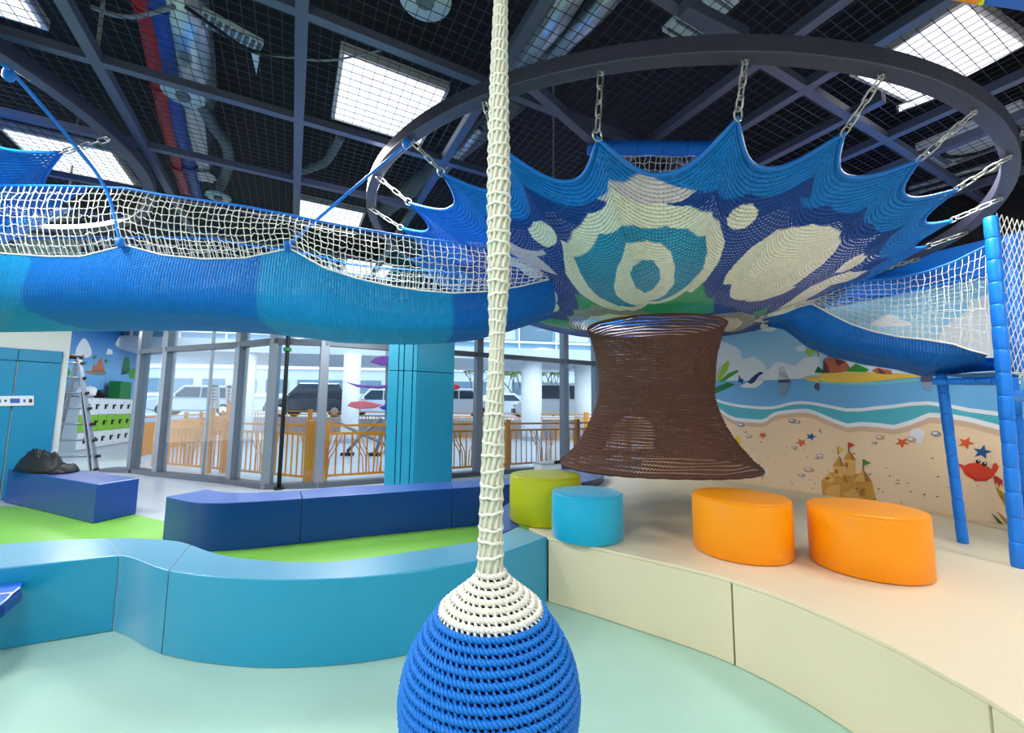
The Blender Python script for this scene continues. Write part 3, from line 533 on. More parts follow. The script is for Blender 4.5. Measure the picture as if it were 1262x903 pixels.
motifs = [
 ('navy', c6([(40, 345), (80, 330), (200, 285), (330, 265), (480, 255), (540, 235), (620, 245), (828, 255)])+c7([(130, 250), (290, 205), (400, 213), (540, 215), (640, 235), (828, 240)])+c8([(100, 235), (230, 270), (350, 310), (440, 360), (480, 400), (497, 450), (480, 520), (425, 590), (330, 640), (200, 720)])+c7([(560, 860), (300, 850), (0, 850)])+c6([(600, 860), (440, 860), (250, 830), (40, 800)])),
 ('mix', c6([(510, 240), (560, 208), (640, 168), (700, 128), (740, 112), (828, 125)])+c7([(60, 125), (150, 168), (230, 192), (292, 206), (240, 250), (130, 262), (0, 258)])+c6([(700, 258), (560, 262)])),
 ('mix', c6([(60, 455), (150, 470), (260, 480), (275, 500), (230, 510), (290, 560), (330, 600), (250, 610), (180, 545), (60, 500)])),
 ('white', c6([(60, 510), (110, 520), (180, 550), (235, 590), (250, 612), (200, 610), (140, 560), (60, 545)])),
 ('green', c6([(430, 690), (480, 715), (540, 745), (620, 765), (720, 762)])+c7([(0, 755), (150, 715), (270, 672), (325, 640), (340, 700), (372, 772), (300, 800), (130, 830)])+c6([(480, 860), (380, 820), (420, 760)])),
 ('green', c7([(555, 772), (600, 760), (645, 735), (610, 775), (560, 800)])), ('green', c6([(205, 795), (290, 800), (380, 812), (450, 855), (330, 840), (230, 812)])),
 ('grey', c6([(382, 805), (430, 762), (520, 743), (620, 748), (720, 763), (785, 795), (805, 825), (640, 850), (440, 862)])), ('white', c6([(440, 825), (480, 792), (560, 778), (660, 785), (715, 808), (722, 828), (600, 850), (460, 860)])), ('teal', c6([(505, 835), (560, 815), (640, 822), (650, 848), (510, 850)])),
 ('grey', c7([(275, 820), (340, 787), (430, 774), (520, 774), (565, 792), (540, 835), (440, 870), (300, 850)])), ('white', c7([(320, 825), (400, 795), (490, 800), (505, 820), (450, 860), (360, 850)])),
 ('white', c7([(540, 870), (560, 810), (600, 785), (700, 738), (828, 648)])+c8([(60, 710), (150, 650), (250, 605), (330, 580), (415, 577), (370, 603), (320, 625), (240, 645), (140, 705), (60, 765), (0, 810), (-60, 850)])),
 ('white', c6([(298, 648), (326, 690), (329, 735), (300, 772), (270, 784), (298, 740), (292, 690)])),
 ('white', c6([(355, 520), (372, 450), (400, 390), (470, 310), (560, 262), (700, 256)])+c7([(0, 256), (130, 260), (260, 275), (370, 315), (402, 352), (428, 440), (402, 530), (340, 620), (270, 680), (150, 722), (0, 765)])+c6([(720, 768), (620, 766), (540, 747), (440, 690), (365, 590)])),
 ('teal', c6([(435, 590), (450, 500), (520, 405), (620, 370), (700, 362)])+c7([(0, 364), (150, 370), (250, 380), (310, 420), (345, 490), (325, 570), (260, 640), (190, 690), (100, 722), (0, 746)])+c6([(620, 745), (520, 700), (470, 650)])),
 ('white', c6([(597, 610), (590, 650), (600, 690), (640, 722), (700, 742)])+c7([(20, 738), (60, 725), (150, 690), (190, 640), (195, 560), (175, 490), (130, 450), (60, 437)])+c6([(760, 435), (700, 445), (640, 480), (605, 560)])),
 ('teal', c6([(665, 590), (680, 555), (720, 525), (770, 528), (800, 570), (804, 620), (775, 660), (730, 682), (690, 655)])),
 ('white', c6([(190, 385), (215, 350), (250, 344), (300, 375), (318, 410), (305, 460), (270, 468), (215, 430)])),
 ('white', c7([(435, 340), (460, 300), (510, 270), (555, 267), (582, 300), (570, 340), (520, 380), (465, 388), (440, 365)])),
 ('white', c7([(418, 640), (430, 600), (480, 540), (550, 470), (640, 410), (740, 375), (828, 362)])+c8([(100, 363), (160, 361), (240, 371), (285, 400), (291, 440), (260, 490), (200, 550), (130, 602), (60, 652)])+c7([(760, 650), (690, 687), (600, 716), (520, 720), (450, 697)])),
 ('white', c8([(268, 578), (300, 545), (350, 515), (395, 499), (409, 508), (390, 535), (340, 565), (300, 583)])),
]
FV, FU = 4, 2
NSf, NUf = (NS-1)*FV+1, NU*FU
si = np.linspace(0, NS-1, NSf); i0 = np.minimum(si.astype(int), NS-2); fi = (si-i0)[:, None, None]
gv = grid[i0]*(1-fi)+grid[i0+1]*fi
g2 = np.concatenate([gv, gv[:, :1]], 1); uj = np.arange(NUf)/FU; j0 = uj.astype(int); fj = (uj-j0)[None, :, None]
gf = g2[:, j0]*(1-fj)+g2[:, j0+1]*fj
UU, VV = np.meshgrid(uj, si)
col = np.zeros((NSf, NUf, 3)); col[:] = NC['sky']
far = np.ones_like(UU, bool)
def inside(poly, X, Y):
    r = np.zeros(X.shape, bool); n = len(poly)
    for a in range(n):
        x0, y0 = poly[a]; x1, y1 = poly[(a+1) % n]
        if y0 == y1: continue
        c = ((y0 > Y) != (y1 > Y)) & (X < (x1-x0)*(Y-y0)/(y1-y0)+x0); r ^= c
    return r
for nm, pts in motifs:
    pl = [to_net(*q) for q in pts]
    mid = pl[len(pl)//2][0]
    pl = [((u-mid+NU/2) % NU-NU/2+mid, v) for u, v in pl]
    for sh in (-NU, 0, NU): col[inside([(u+sh, v) for u, v in pl], UU, VV)] = NC[nm]
# rear half of the net, out of the photograph's sight: plain navy inner field
dd = (UU/NF) ; rear = (dd > 13.2) & (dd < 24.6) & (VV < NS*.62); col[rear] = NC['navy']
noise = rng.normal(0, .02, col.shape[:2])[..., None]; col = np.clip(col*(1+noise*2), 0, 1)
KNIT = knit_mat('canopy_knit', attr='cord', hole=.46, holevar=.7, bump=.9, nscale=2.2)
def net_mesh(name, g, uvs, m, parent, closed_u=True, colors=None, skip=None):
    nv, nu = g.shape[:2]; me = bpy.data.meshes.new(name)
    fs = [(v*nu+u, v*nu+(u+1) % nu, (v+1)*nu+(u+1) % nu, (v+1)*nu+u) for v in range(nv-1) for u in range(nu if closed_u else nu-1)]
    if skip: fs = [f for i_, f in enumerate(fs) if not skip(i_ // (nu if closed_u else nu-1), i_ % (nu if closed_u else nu-1), nv-1, nu)]
    me.from_pydata(g.reshape(-1, 3).tolist(), [], fs); me.materials.append(m)
    uvl = me.uv_layers.new(name='UVMap'); li = np.zeros(len(me.loops), np.int32); me.loops.foreach_get('vertex_index', li)
    uv = uvs.reshape(-1, 2)[li].copy()
    if closed_u:
        p = np.arange(len(li)) // 4; q = uv.reshape(-1, 4, 2); w_ = q[:, :, 0].max(1)-q[:, :, 0].min(1); full = uvs[..., 0].max()+uvs[0, 1, 0]-uvs[0, 0, 0]
        bad = w_ > full/2; sel = q[bad]; sel[:, :, 0] = np.where(sel[:, :, 0] < full/2, sel[:, :, 0]+full, sel[:, :, 0]); q[bad] = sel; uv = q.reshape(-1, 2)
    uvl.data.foreach_set('uv', uv.astype(np.float32).ravel())
    if colors is not None:
        ca = me.color_attributes.new('cord', 'FLOAT_COLOR', 'POINT'); ca.data.foreach_set('color', np.concatenate([colors.reshape(-1, 3), np.ones((nv*nu, 1))], 1).astype(np.float32).ravel())
    me.polygons.foreach_set('use_smooth', [True]*len(me.polygons)); me.update()
    o = bpy.data.objects.new(name, me); COL.objects.link(o)
    if parent: attach(o, parent)
    return o
tree = thing('net_climbing_tree', 'tree-shaped climbing net: blue patterned canopy on a brown flared trunk, hung from the steel hoop', 'climbing net', TCb)
ROWS, STI = 62, 7
radn = np.linalg.norm(gf[..., :2]-TC[:2], axis=2)
uvs = np.stack([UU*(STI*1.0/NF*1.6), VV/(NS-1)*ROWS], -1)
net_mesh('canopy_net', gf, uvs, KNIT, tree, colors=col)
# pale lining net inside the funnel; it shows through the open stitches
tl_m = bpy.data.materials.new('lining'); tl_m.use_nodes = True; _n = tl_m.node_tree.nodes; _b = _n['Principled BSDF']; _b.inputs['Base Color'].default_value = (*S(236, 228, 232), 1); _b.inputs['Roughness'].default_value = .8
_t = _n.new('ShaderNodeBsdfTranslucent'); _t.inputs[0].default_value = (*S(250, 240, 244), 1); _m = _n.new('ShaderNodeMixShader'); _m.inputs[0].default_value = .6
tl_m.node_tree.links.new(_b.outputs[0], _m.inputs[1]); tl_m.node_tree.links.new(_t.outputs[0], _m.inputs[2]); tl_m.node_tree.links.new(_m.outputs[0], _n['Material Output'].inputs[0])
lg_ = grid[6:46:3, ::3].copy(); lg_[..., 2] += .05; nv_, nu_ = lg_.shape[:2]
lm = MB().add(lg_.reshape(-1, 3), [(v*nu_+u, v*nu_+(u+1) % nu_, (v+1)*nu_+(u+1) % nu_, (v+1)*nu_+u) for v in range(nv_-1) for u in range(nu_)])
lm.build('inner_lining', tl_m, tree, smooth=True)
erope = np.array([edge_pt(k, j/14)[0] for k in range(NT) for j in range(14)])
MB().tube(erope, .011, 6, True).build('edge_rope', M_['cord_blue'], tree, smooth=True)
# trunk: every crocheted row is a ridge
def trunk_prof(t):   # t 0 top .. 1 bottom : radius, centre
    r = TR+(.47-TR)*math.sin(min(t/.45, 1)*math.pi/2) if t < .45 else .47+(TRb-.47)*((t-.45)/.55)**1.9
    c = TC+(TCb-TC)*t; return r, c
NR = 54; sub = 5; nu = 220; gt = []; uvt = []
for i in range(NR*sub+1):
    t = i/(NR*sub); r, c = trunk_prof(t); b = .011*abs(math.sin(math.pi*i/sub))
    th = np.linspace(0, 2*math.pi, nu, endpoint=False); wob = .006*np.sin(th*5+t*9)+.004*np.sin(th*11-t*17)
    gt.append(np.stack([c[0]+(r+b+wob)*np.cos(th), c[1]+(r+b+wob)*np.sin(th), c[2]+.004*np.sin(th*9+i*.3)], -1)); uvt.append(np.stack([np.arange(nu)*.9, np.full(nu, i/sub)], -1))
KB = knit_mat('trunk_knit', spec=.15, col=S(102, 72, 60), hole=.60, holevar=.8, bump=1., nscale=2.6, rough=.95)
def arch(v, u, nv, nu_):          # low doorway on the rear of the trunk
    th_ = 2*math.pi*(u+.5)/nu_; t = v/nv; x_ = (th_-math.radians(93))/.36
    return abs(x_) < 1 and t > .66 and t < .97 and (t > .80 or x_*x_+((.80-t)/.14)**2 < 1)
net_mesh('trunk_net', np.array(gt), np.array(uvt), KB, tree, skip=arch)
hoop = [TCb+np.array([(TRb+.005)*math.cos(a), (TRb+.005)*math.sin(a), -.005+.006*math.sin(3*a)]) for a in np.linspace(0, 2*math.pi, 96, endpoint=False)]
MB().tube(hoop, [.016+.002*math.sin(i*2.1) for i in range(96)], 8, True).build('bottom_rim', M_['cord_brown'], tree, smooth=True)
MB().tube([TC+np.array([(TR+.006)*math.cos(a), (TR+.006)*math.sin(a), 0]) for a in np.linspace(0, 2*math.pi, 80, endpoint=False)], .012, 6, True).build('neck_rope', M_['cord_brown'], tree, smooth=True)
# tie-down straps from the rim to the platform (they hold the trunk in place, seen at the rim's two sides)
for a in (math.radians(178), math.radians(-4)):
    q = TCb+np.array([TRb*math.cos(a), TRb*math.sin(a), 0]); rd_ = np.array([math.cos(a), math.sin(a), 0])
    MB().tube([q, q+rd_*.07-(0, 0, .012)], .014, 8).build('tie_loop', M_['black_rubber'], tree)
# chains
def link_mesh(name, L_, w_, r):
    pts = []; s = (L_-w_)/2
    for a in np.linspace(-math.pi/2, math.pi/2, 6): pts.append((w_/2*math.sin(a), 0, s+w_/2*math.cos(a)))
    for a in np.linspace(math.pi/2, 3*math.pi/2, 6): pts.append((w_/2*math.sin(a), 0, -s+w_/2*math.cos(a)))
    mb = MB().tube(pts, r, 6, True); me = bpy.data.meshes.new(name); me.from_pydata(mb.v, [], mb.f); me.materials.append(M_['zinc']); me.polygons.foreach_set('use_smooth', [True]*len(me.polygons)); return me
RINGM = link_mesh('ring_link', .050, .046, .0042)
_lk = {}
def chain(p, q, label, group, nl=4, r=.0040):
    p = np.array(p, float); q = np.array(q, float); L_ = np.linalg.norm(q-p); d = Vector((q-p)/L_)
    t = thing('chain', label, 'chain', p, group)
    step = (L_-.03)/nl; key = round(step, 3)
    if key not in _lk: _lk[key] = link_mesh('chain_link', step+.014, .026, r)
    rot = Vector((0, 0, -1)).rotation_difference(d)
    for i in range(nl):
        o = bpy.data.objects.new('link', _lk[key]); COL.objects.link(o); attach(o, t)
        o.rotation_euler = (rot.to_matrix() @ Matrix.Rotation(math.pi/2*(i % 2)+.5, 3, 'Z')).to_euler(); o.location = Vector(p)+d*(step*(i+.5))
    o = bpy.data.objects.new('tip_ring', RINGM); COL.objects.link(o); attach(o, t); o.rotation_euler = (rot.to_matrix() @ Matrix.Rotation(math.pi/2*(nl % 2)+.5, 3, 'Z')).to_euler(); o.location = Vector(q)-d*.012
    e = bpy.data.objects.new('eye_bolt', RINGM); COL.objects.link(e); attach(e, t); e.location = Vector(p)+Vector((0, 0, .004)); e.scale = (.62, .62, .62)
    return t
names = ['steel chain lowest on the right of the canopy, almost level with the net edge', 'steel chain second lowest on the right of the canopy', 'steel chain third lowest on the right, ending beside the padded post top', 'steel chain hooked at the far right bend of the hoop',
 'steel chain slanting up right, below the big bright ceiling panel', 'steel chain slanting up right across a strip of the bright ceiling panel', 'steel chain at the top middle of the hoop, above the tallest canopy peak', 'steel chain hanging nearly upright, next one right of the white rope',
 'steel chain partly hidden by the white rope', 'steel chain on the hoop where the blue suspension rope is tied', 'steel chain at the left bend of the hoop', 'steel chain lowest on the left, just over the white tunnel net']
for k in range(NT):
    if k < 12: chain(hooks[k], tips[k], names[k], 'chains between hoop and canopy')
# ------------------------------------------------------------------ net tunnels
def strand_grid(mb, g, r, n=4, rows=True, cols=True):
    if rows:
        for i in range(g.shape[0]): mb.tube(g[i], r, n, caps=False)
    if cols:
        for j in range(g.shape[1]): mb.tube(g[:, j], r, n, caps=False)
    return mb
def interp(st, col_, x): return np.interp(x, [s[0] for s in st], [s[col_] for s in st])
def tunnel(name, label, stn, xs, width, colf, loc, parts, ncell, rr, wedge):
    """stations: px, net top y, blue top y, bottom y, near depth"""
    t = thing(name, label, 'net tunnel', loc)
    near_top, near_mid, bot, = [], [], []
    for x in xs:
        Y = interp(stn, 4, x); near_top.append(PY(x, interp(stn, 1, x), Y)); near_mid.append(PY(x, interp(stn, 2, x), Y-.02)); bot.append(PY(x, interp(stn, 3, x), Y+.12))
    near_top, near_mid, bot = map(np.array, (near_top, near_mid, bot))
    tg = np.gradient(near_mid, axis=0); tg[:, 2] = 0; tg /= np.linalg.norm(tg, axis=1)[:, None]; acr = np.stack([-tg[:, 1], tg[:, 0], 0*tg[:, 0]], 1)
    acr *= np.sign(acr[:, 1:2]); W_ = width(np.array(xs))[:, None]
    ft, fm = near_top+acr*W_, near_mid+acr*(W_+.03)
    fb = bot+acr*(W_-.22)
    sec = []
    for k, (a, b) in enumerate(((near_mid, bot), (bot, fb), (fb, fm))):
        for s in np.linspace(0, 1, 13)[:-1]:
            if k == 0: c = a+(b-a)*s; c = c-acr*(.05*math.sin(math.pi*s)); c[:, 2] = a[:, 2]+(b[:, 2]-a[:, 2])*math.sin(s*math.pi/2)
            elif k == 1: c = a+(b-a)*s; c[:, 2] -= .03*math.sin(math.pi*s)
            else: c = a+(b-a)*s; c = c+acr*(.05*math.sin(math.pi*s)); c[:, 2] = a[:, 2]+(b[:, 2]-a[:, 2])*(1-math.cos(s*math.pi/2))
            sec.append(c)
    sec.append(fm); g = np.array(sec)
    cc = np.array([[colf(x, i/len(g)) for x in xs] for i in range(len(g))])
    arc = np.concatenate([[0], np.cumsum(np.linalg.norm(np.diff(near_mid, axis=0), axis=1))])
    ver = np.linspace(0, 1.35, len(g))
    uv = np.stack(np.broadcast_arrays((ver/.015)[:, None], (arc/.016)[None, :]), -1)
    net_mesh('knitted_floor', g, uv, parts['knit'], t, closed_u=False, colors=cc)
    # white side nets
    def side(lo, hi, nm, nr):
        L = arc[-1]; nc = int(L/ncell); xi = np.linspace(0, 1, nc*3+1)*(len(xs)-1); k0 = np.minimum(xi.astype(int), len(xs)-2); f_ = (xi-k0)[:, None]
        lo_ = lo[k0]*(1-f_)+lo[k0+1]*f_; hi_ = hi[k0]*(1-f_)+hi[k0+1]*f_
        G = np.array([lo_+(hi_-lo_)*s-acr[k0]*(.045*math.sin(math.pi*s)*(1 if nm == 0 else -1)) for s in np.linspace(0, 1, nr+1)])
        jit = rng.normal(0, .0035, G.shape); jit[0] = 0; jit[-1] = 0; G = G+jit
        mb = MB()
        for i in range(1, nr): mb.tube(G[i], rr, 4, caps=False)
        for j in range(0, G.shape[1], 3): mb.tube(G[:, j], rr, 4, caps=False)
        for i in range(nr+1):
            for j in range(0, G.shape[1], 3): mb.ball(G[i, j], rr*1.7, 5, 3)
        o = mb.build('side_net', M_['cord_white'], t); o['kind'] = 'stuff'
        return hi_, lo_
    h1, l1 = side(near_mid, near_top, 0, wedge); h2, l2 = side(fm, ft, 1, wedge)
    for pth, m, r_ in ((h1, 'cord_blue', .0075), (h2, 'cord_blue', .0075), (l1, 'cord_white', .005), (l2, 'cord_white', .005)): MB().tube(pth, r_, 6).build('border_rope', M_[m], t, smooth=True)
    return t, near_mid, near_top
KT = knit_mat('tunnel_knit', attr='cord', hole=.30, holevar=.7, bump=.6)
cb1, cb2, cb3 = S(14, 142, 206), S(0, 110, 198), S(0, 98, 186)
stL = [(-160, 230, 316, 390, 2.25), (0, 229, 312, 388, 2.28), (60, 229, 316, 388, 2.29), (100, 230, 316, 388, 2.3), (155, 232, 302, 388, 2.3), (200, 240, 314, 389, 2.3), (250, 247, 319, 391, 2.31), (300, 254, 318, 394, 2.32), (357, 265, 306, 400, 2.34), (400, 274, 330, 406, 2.37), (440, 281, 343, 409, 2.42), (480, 288, 352, 411, 2.48), (520, 294, 358, 412, 2.55), (560, 299, 361, 411, 2.62), (600, 306, 359, 408, 2.7), (640, 318, 353, 399, 2.8), (682, 336, 343, 386, 2.93)]
def colL(x, s):
    return cb1 if x < 38+s*22 else cb2 if x < 322 else cb1 if x < 558 else cb3
xsL = list(np.arange(-160, 683, 6.0))
tl, nmL, ntL = tunnel('net_tunnel', 'long crocheted blue tunnel with white net sides leading left from the canopy', stL, xsL, lambda x: np.interp(x, [-160, 400, 600, 684], [.72, .72, .6, .34]), colL, PY(200, 390, 2.6), dict(knit=KT), .036, .0026, 8)
stR = [(946, 388, 390, 398, 3.16), (965, 381, 386, 400, 3.12), (985, 374, 378, 414, 3.06), (1000, 370, 374, 423, 3.02), (1022, 360, 386, 432, 2.96), (1048, 348, 399, 437, 2.9), (1075, 346, 408, 443, 2.84), (1108, 343, 415, 448, 2.76), (1141, 335, 418.5, 457, 2.68), (1175, 323, 424, 453, 2.6), (1195, 313, 431, 450, 2.55), (1222, 300, 438, 447, 2.47)]
xsR = list(np.arange(946, 1221, 4.0))
tr_, nmR, ntR = tunnel('net_tunnel', 'short crocheted blue tunnel with white net sides leading right to the padded posts', stR, xsR, lambda x: np.interp(x, [946, 1000, 1222], [.2, .45, .62]), lambda x, s: cb3, PY(1080, 450, 2.9), dict(knit=KT), .036, .0017, 10)
# loose white side net of the tower, right of the tall post
g = []
for s in np.linspace(0, 1, 11):
    a = PY(1228, 262+s*176, 2.44); b = PY(1330, 235+s*300, 2.6); g.append([a+(b-a)*u-np.array([0, 0, .12])*math.sin(math.pi*u)*(1-s) for u in np.linspace(0, 1, 19)])
mb = MB(); g = np.array(g)
for i in range(11):
    for j in range(18):
        if i < 10: mb.tube([g[i, j], g[i+1, j+1]], .0026, 4, caps=False); mb.tube([g[i+1, j], g[i, j+1]], .0026, 4, caps=False)
o = mb.build('side_net', M_['cord_white']); tag(o, 'white diamond net stretched right of the tall padded post', 'net')
# dark blue crocheted wall further back on the right and tower deck
gd = np.array([[PY(1150, 462, 2.82)+(PY(1224, 459, 2.5)-PY(1150, 462, 2.82))*u+np.array([.55, .25, 0])*v for u in np.linspace(0, 1, 8)] for v in np.linspace(0, 1, 8)])
o = net_mesh('tower_deck', gd, np.stack(np.meshgrid(np.arange(8)*5., np.arange(8)*5.), -1), KT, None, closed_u=False, colors=np.broadcast_to(np.array(cb3), (8, 8, 3)).copy()); tag(o, 'dark blue crocheted deck between the right-hand posts', 'deck')
# strip of white net under the far padded bar
a0, a1 = PY(738, 192, 2.45), PY(900, 193, 2.40); gg = np.array([[a0+(a1-a0)*u-np.array([0, 0, .20])*v+np.array([0, .05, 0])*v for u in np.linspace(0, 1, 26)] for v in np.linspace(0, 1, 6)])
tag(strand_grid(MB(), gg+rng.normal(0, .005, gg.shape), .0022).build('net_strip', M_['cord_white']), 'strip of white net hanging under the padded bar behind the canopy', 'net')
# suspension ropes
def rope(label, pts, r, knots):
    t = thing('suspension_rope', label, 'rope', pts[-1], 'blue suspension ropes'); MB().tube(smooth_path(pts, 6), r, 8).build('cord', M_['cord_blue'], t, smooth=True)
    for kp in knots: MB().ball(kp, (.022, .022, .03), 10, 7).build('knot', M_['cord_blue'], t, smooth=True)
kL = nmL[np.argmin(abs(np.array(xsL)-155))]; kM = nmL[np.argmin(abs(np.array(xsL)-357))]
R2h = P(4, 80, 2.62)
rope('blue rope from the tunnel up to the left-hand hoop', [kL+(0, -.02, .01), PY(130, 232, 2.22), PY(85, 170, 2.05), PY(25, 100, 1.75), R2h], .0085, [kL+(0, -.02, .01), PY(11, 92, 1.66)])
rope('blue rope from the tunnel up to the left end of the canopy hoop', [kM+(0, -.02, .01), PY(430, 237, 2.45), hooks[9]+(0, -.01, 0)], .0085, [kM+(0, -.02, .01), hooks[9]+(-.03, -.01, -.02)])
# ------------------------------------------------------------------ second hoop and canopy, cut by the left edge
p_ = np.array([P(5, 77, 2.62), P(77, 127.5, 2.62), P(127.5, 165, 2.62), P(159.4, 199, 2.62), P(183, 234, 2.62)])
A_ = np.column_stack([2*p_[:, 0], 2*p_[:, 1], np.ones(5)]); s_ = np.linalg.lstsq(A_, (p_[:, :2]**2).sum(1), rcond=None)[0]
C2 = np.array([s_[0]*1.12, s_[1]*1.12, EYE+1.37*1.12]); R2 = 1.12*math.sqrt(s_[2]+s_[0]**2+s_[1]**2)
ex, ey, ez = np.array([1., 0, 0]), np.array([0, 1., 0]), np.array([0, 0, 1.])
steel_ring('steel_ring', 'dark steel hoop cut off by the left edge of the frame', C2, R2, ex, ey, ez)
hk = P(130, 171, C2[2]); ah = math.atan2(hk[1]-C2[1], hk[0]-C2[0]); N2 = 18
tip0 = PY(76, 188, 2.42); rt = np.hypot(*(tip0-C2)[:2]); at_ = math.atan2(*(tip0-C2)[:2][::-1])
T2 = C2+np.array([0, 0, -.95])
def can2(k, f, s):
    def tp(i): a = at_+2*math.pi*i/N2; return C2+np.array([rt*math.cos(a), rt*math.sin(a), tip0[2]-C2[2]])
    A, B = tp(k), tp(k+1); ch = A+(B-A)*f; a = at_+2*math.pi*(k+f)/N2; T = T2+np.array([.45*math.cos(a), .45*math.sin(a), 0])
    E = ch+(T-ch)*.14*(1-abs(2*f-1)**1.7); p = T+(E-T)*s; p[2] -= .1*math.sin(math.pi*s); return p
g = np.array([[can2(k, j/14, s) for k in range(N2) for j in range(14)] for s in np.linspace(0, 1, 50)])
t2 = thing('net_canopy', 'blue crocheted canopy net under the hoop at the left edge', 'climbing net', T2)
cl = np.zeros(g.shape); cl[:] = NC['sky']; cl[:22] = NC['deep']
net_mesh('canopy_net', g, np.stack(np.meshgrid(np.arange(g.shape[1])*.9, np.arange(50)*1.2), -1), KNIT, t2, colors=cl)
MB().tube(np.array([can2(k, j/14, 1) for k in range(N2) for j in range(14)]), .011, 6, True).build('edge_rope', M_['cord_blue'], t2, smooth=True)
hk2 = C2+np.array([R2*math.cos(ah), R2*math.sin(ah), 0])
chain(hk2, tip0, 'steel chain of the left-edge hoop, in front of a lit ceiling panel', 'chains of the left hoop', nl=5)
# ------------------------------------------------------------------ hanging ball
BD = 1.06; bc = PY(604, 848, BD); bc = np.array([bc[0], bc[1], 0]); zof = lambda y: PY(604, y, BD)[2]
sw = thing('ball_swing', 'crocheted blue ball with a white cap hanging from a thick white rope in the foreground', 'ball swing', (bc[0], bc[1], .1))
prof_px = [(700, 13.5), (708, 17), (716, 24), (724, 33), (733, 44), (743, 56), (753, 66), (763, 76), (773, 84), (785, 92), (800, 100), (815, 105.5), (830, 109), (848, 111), (866, 110), (884, 107), (903, 102), (925, 92), (945, 78), (960, 60), (970, 35), (974, 12)]
pz = np.array([zof(y) for y, _ in prof_px]); pr = np.array([r*BD/FPX*(.9 if y > 760 else .96) for y, r in prof_px])
cum = np.concatenate([[0], np.cumsum(np.hypot(np.diff(pz), np.diff(pr)))])
def at_arc(s): return np.interp(s, cum, pr), np.interp(s, cum, pz)
pit = .0192; nrow = int(cum[-1]/pit); slope = .012
MB().lathe([(max(r-.012, .001), z) for r, z in zip(pr, pz)][::-1], 64, (bc[0], bc[1], 0)).build('inner_core', M_['cord_core'], sw, smooth=True)
zcap = .35*zof(775)+.65*PY(604, 784, BD-.185)[2]
def row_strands(mb, s, amp, tr, n_st, ph0, lo=0, hi=2*math.pi, n5=5, zig=None):
    r, z = at_arc(s); r2, z2 = at_arc(min(s+.004, cum[-1])); tx = np.array([r2-r, z2-z]); tx /= np.linalg.norm(tx)+1e-9; nx = np.array([-tx[1], tx[0]])
    if nx[0] < 0: nx = -nx
    m = int(n_st*5*(hi-lo)/(2*math.pi)); full = abs(hi-lo-2*math.pi) < 1e-6
    th = np.linspace(lo, hi, m, endpoint=not full)
    for ph in (0, math.pi):
        a = n_st*th+ph+ph0; rr = r+amp*np.cos(a)*nx[0]+amp*np.sin(a)*tx[0]; zz = z+amp*np.cos(a)*nx[1]+amp*np.sin(a)*tx[1]
        mb.tube(np.stack([bc[0]+rr*np.cos(th), bc[1]+rr*np.sin(th), zz], -1), tr, n5, closed=full, caps=True)
blue, white, stb, stw = MB(), MB(), MB(), MB()
scap = np.interp(-zcap, -pz, cum)
for i in range(nrow):
    s = (i+.5)*pit; r, z = at_arc(s); n_st = max(8, int(2*math.pi*r/.0185))
    isw = s < scap; tgt = white if isw else blue
    row_strands(tgt, s, .0040, .0046, n_st, i*1.1)
    # stitches joining this row to the next
    s1 = min(s+pit, cum[-1]-.001); n2 = max(10, int(2*math.pi*r/.0140)); tg2 = stw if isw else stb
    (ra, za), (rm, zm), (rb, zb_) = at_arc(s), at_arc((s+s1)/2), at_arc(s1)
    for k in range(n2):
        a = 2*math.pi*(k+.5*(i % 2))/n2; da = .6*2*math.pi/n2; 
        pth = [(bc[0]+(ra-.003)*math.cos(a), bc[1]+(ra-.003)*math.sin(a), za), (bc[0]+(rm-.001)*math.cos(a+da/2), bc[1]+(rm-.001)*math.sin(a+da/2), zm), (bc[0]+(rb-.003)*math.cos(a+da), bc[1]+(rb-.003)*math.sin(a+da), zb_)]
        tg2.tube(pth, .0036, 4, caps=False)
o = blue.build('ball_rows', M_['cord_blue'], sw, smooth=True); o['kind'] = 'stuff'
o = stb.build('ball_stitches', M_['cord_blue'], sw, smooth=True); o['kind'] = 'stuff'
o = white.build('cap_rows', M_['cord_white'], sw, smooth=True); o['kind'] = 'stuff'; o['label'] = 'white crocheted cap of the ball'
o = stw.build('cap_stitches', M_['cord_white'], sw, smooth=True); o['kind'] = 'stuff'
# rope sleeve up to the frame
wid = [(-260, 9), (0, 7.5), (60, 9), (120, 10.5), (180, 12), (240, 13), (300, 12.5), (350, 11.5), (400, 8.5), (430, 7), (460, 8), (500, 9.5), (560, 11.5), (620, 12), (660, 12.5), (702, 14)]
ZLAT = 2.90
zr = lambda y: PY(607, y, BD)[2]
ys = []; y = 700.
zz = zof(702); ztop = ZLAT-.02; nr = int((ztop-zz)/.0335)
yz = np.array([(yy, zr(yy)) for yy in np.linspace(-420, 710, 240)])[::-1]
core, rows, strd = MB(), MB(), MB(); pc = []
for i in range(nr*2+1):
    z = zz+(ztop-zz)*i/(nr*2); yy = float(np.interp(z, yz[:, 1], yz[:, 0])); r = np.interp(yy, [a for a, _ in wid], [b for _, b in wid])*1.08*BD/FPX
    ox = .010*max(0, (z-zz)/(ztop-zz)); pc.append((z, r, bc[0]+ox+.004*math.sin(z*5), bc[1]+.002*math.sin(z*7)))
core.tube([(p[2], p[3], p[0]) for p in pc], [p[1]*.90 for p in pc], 14)
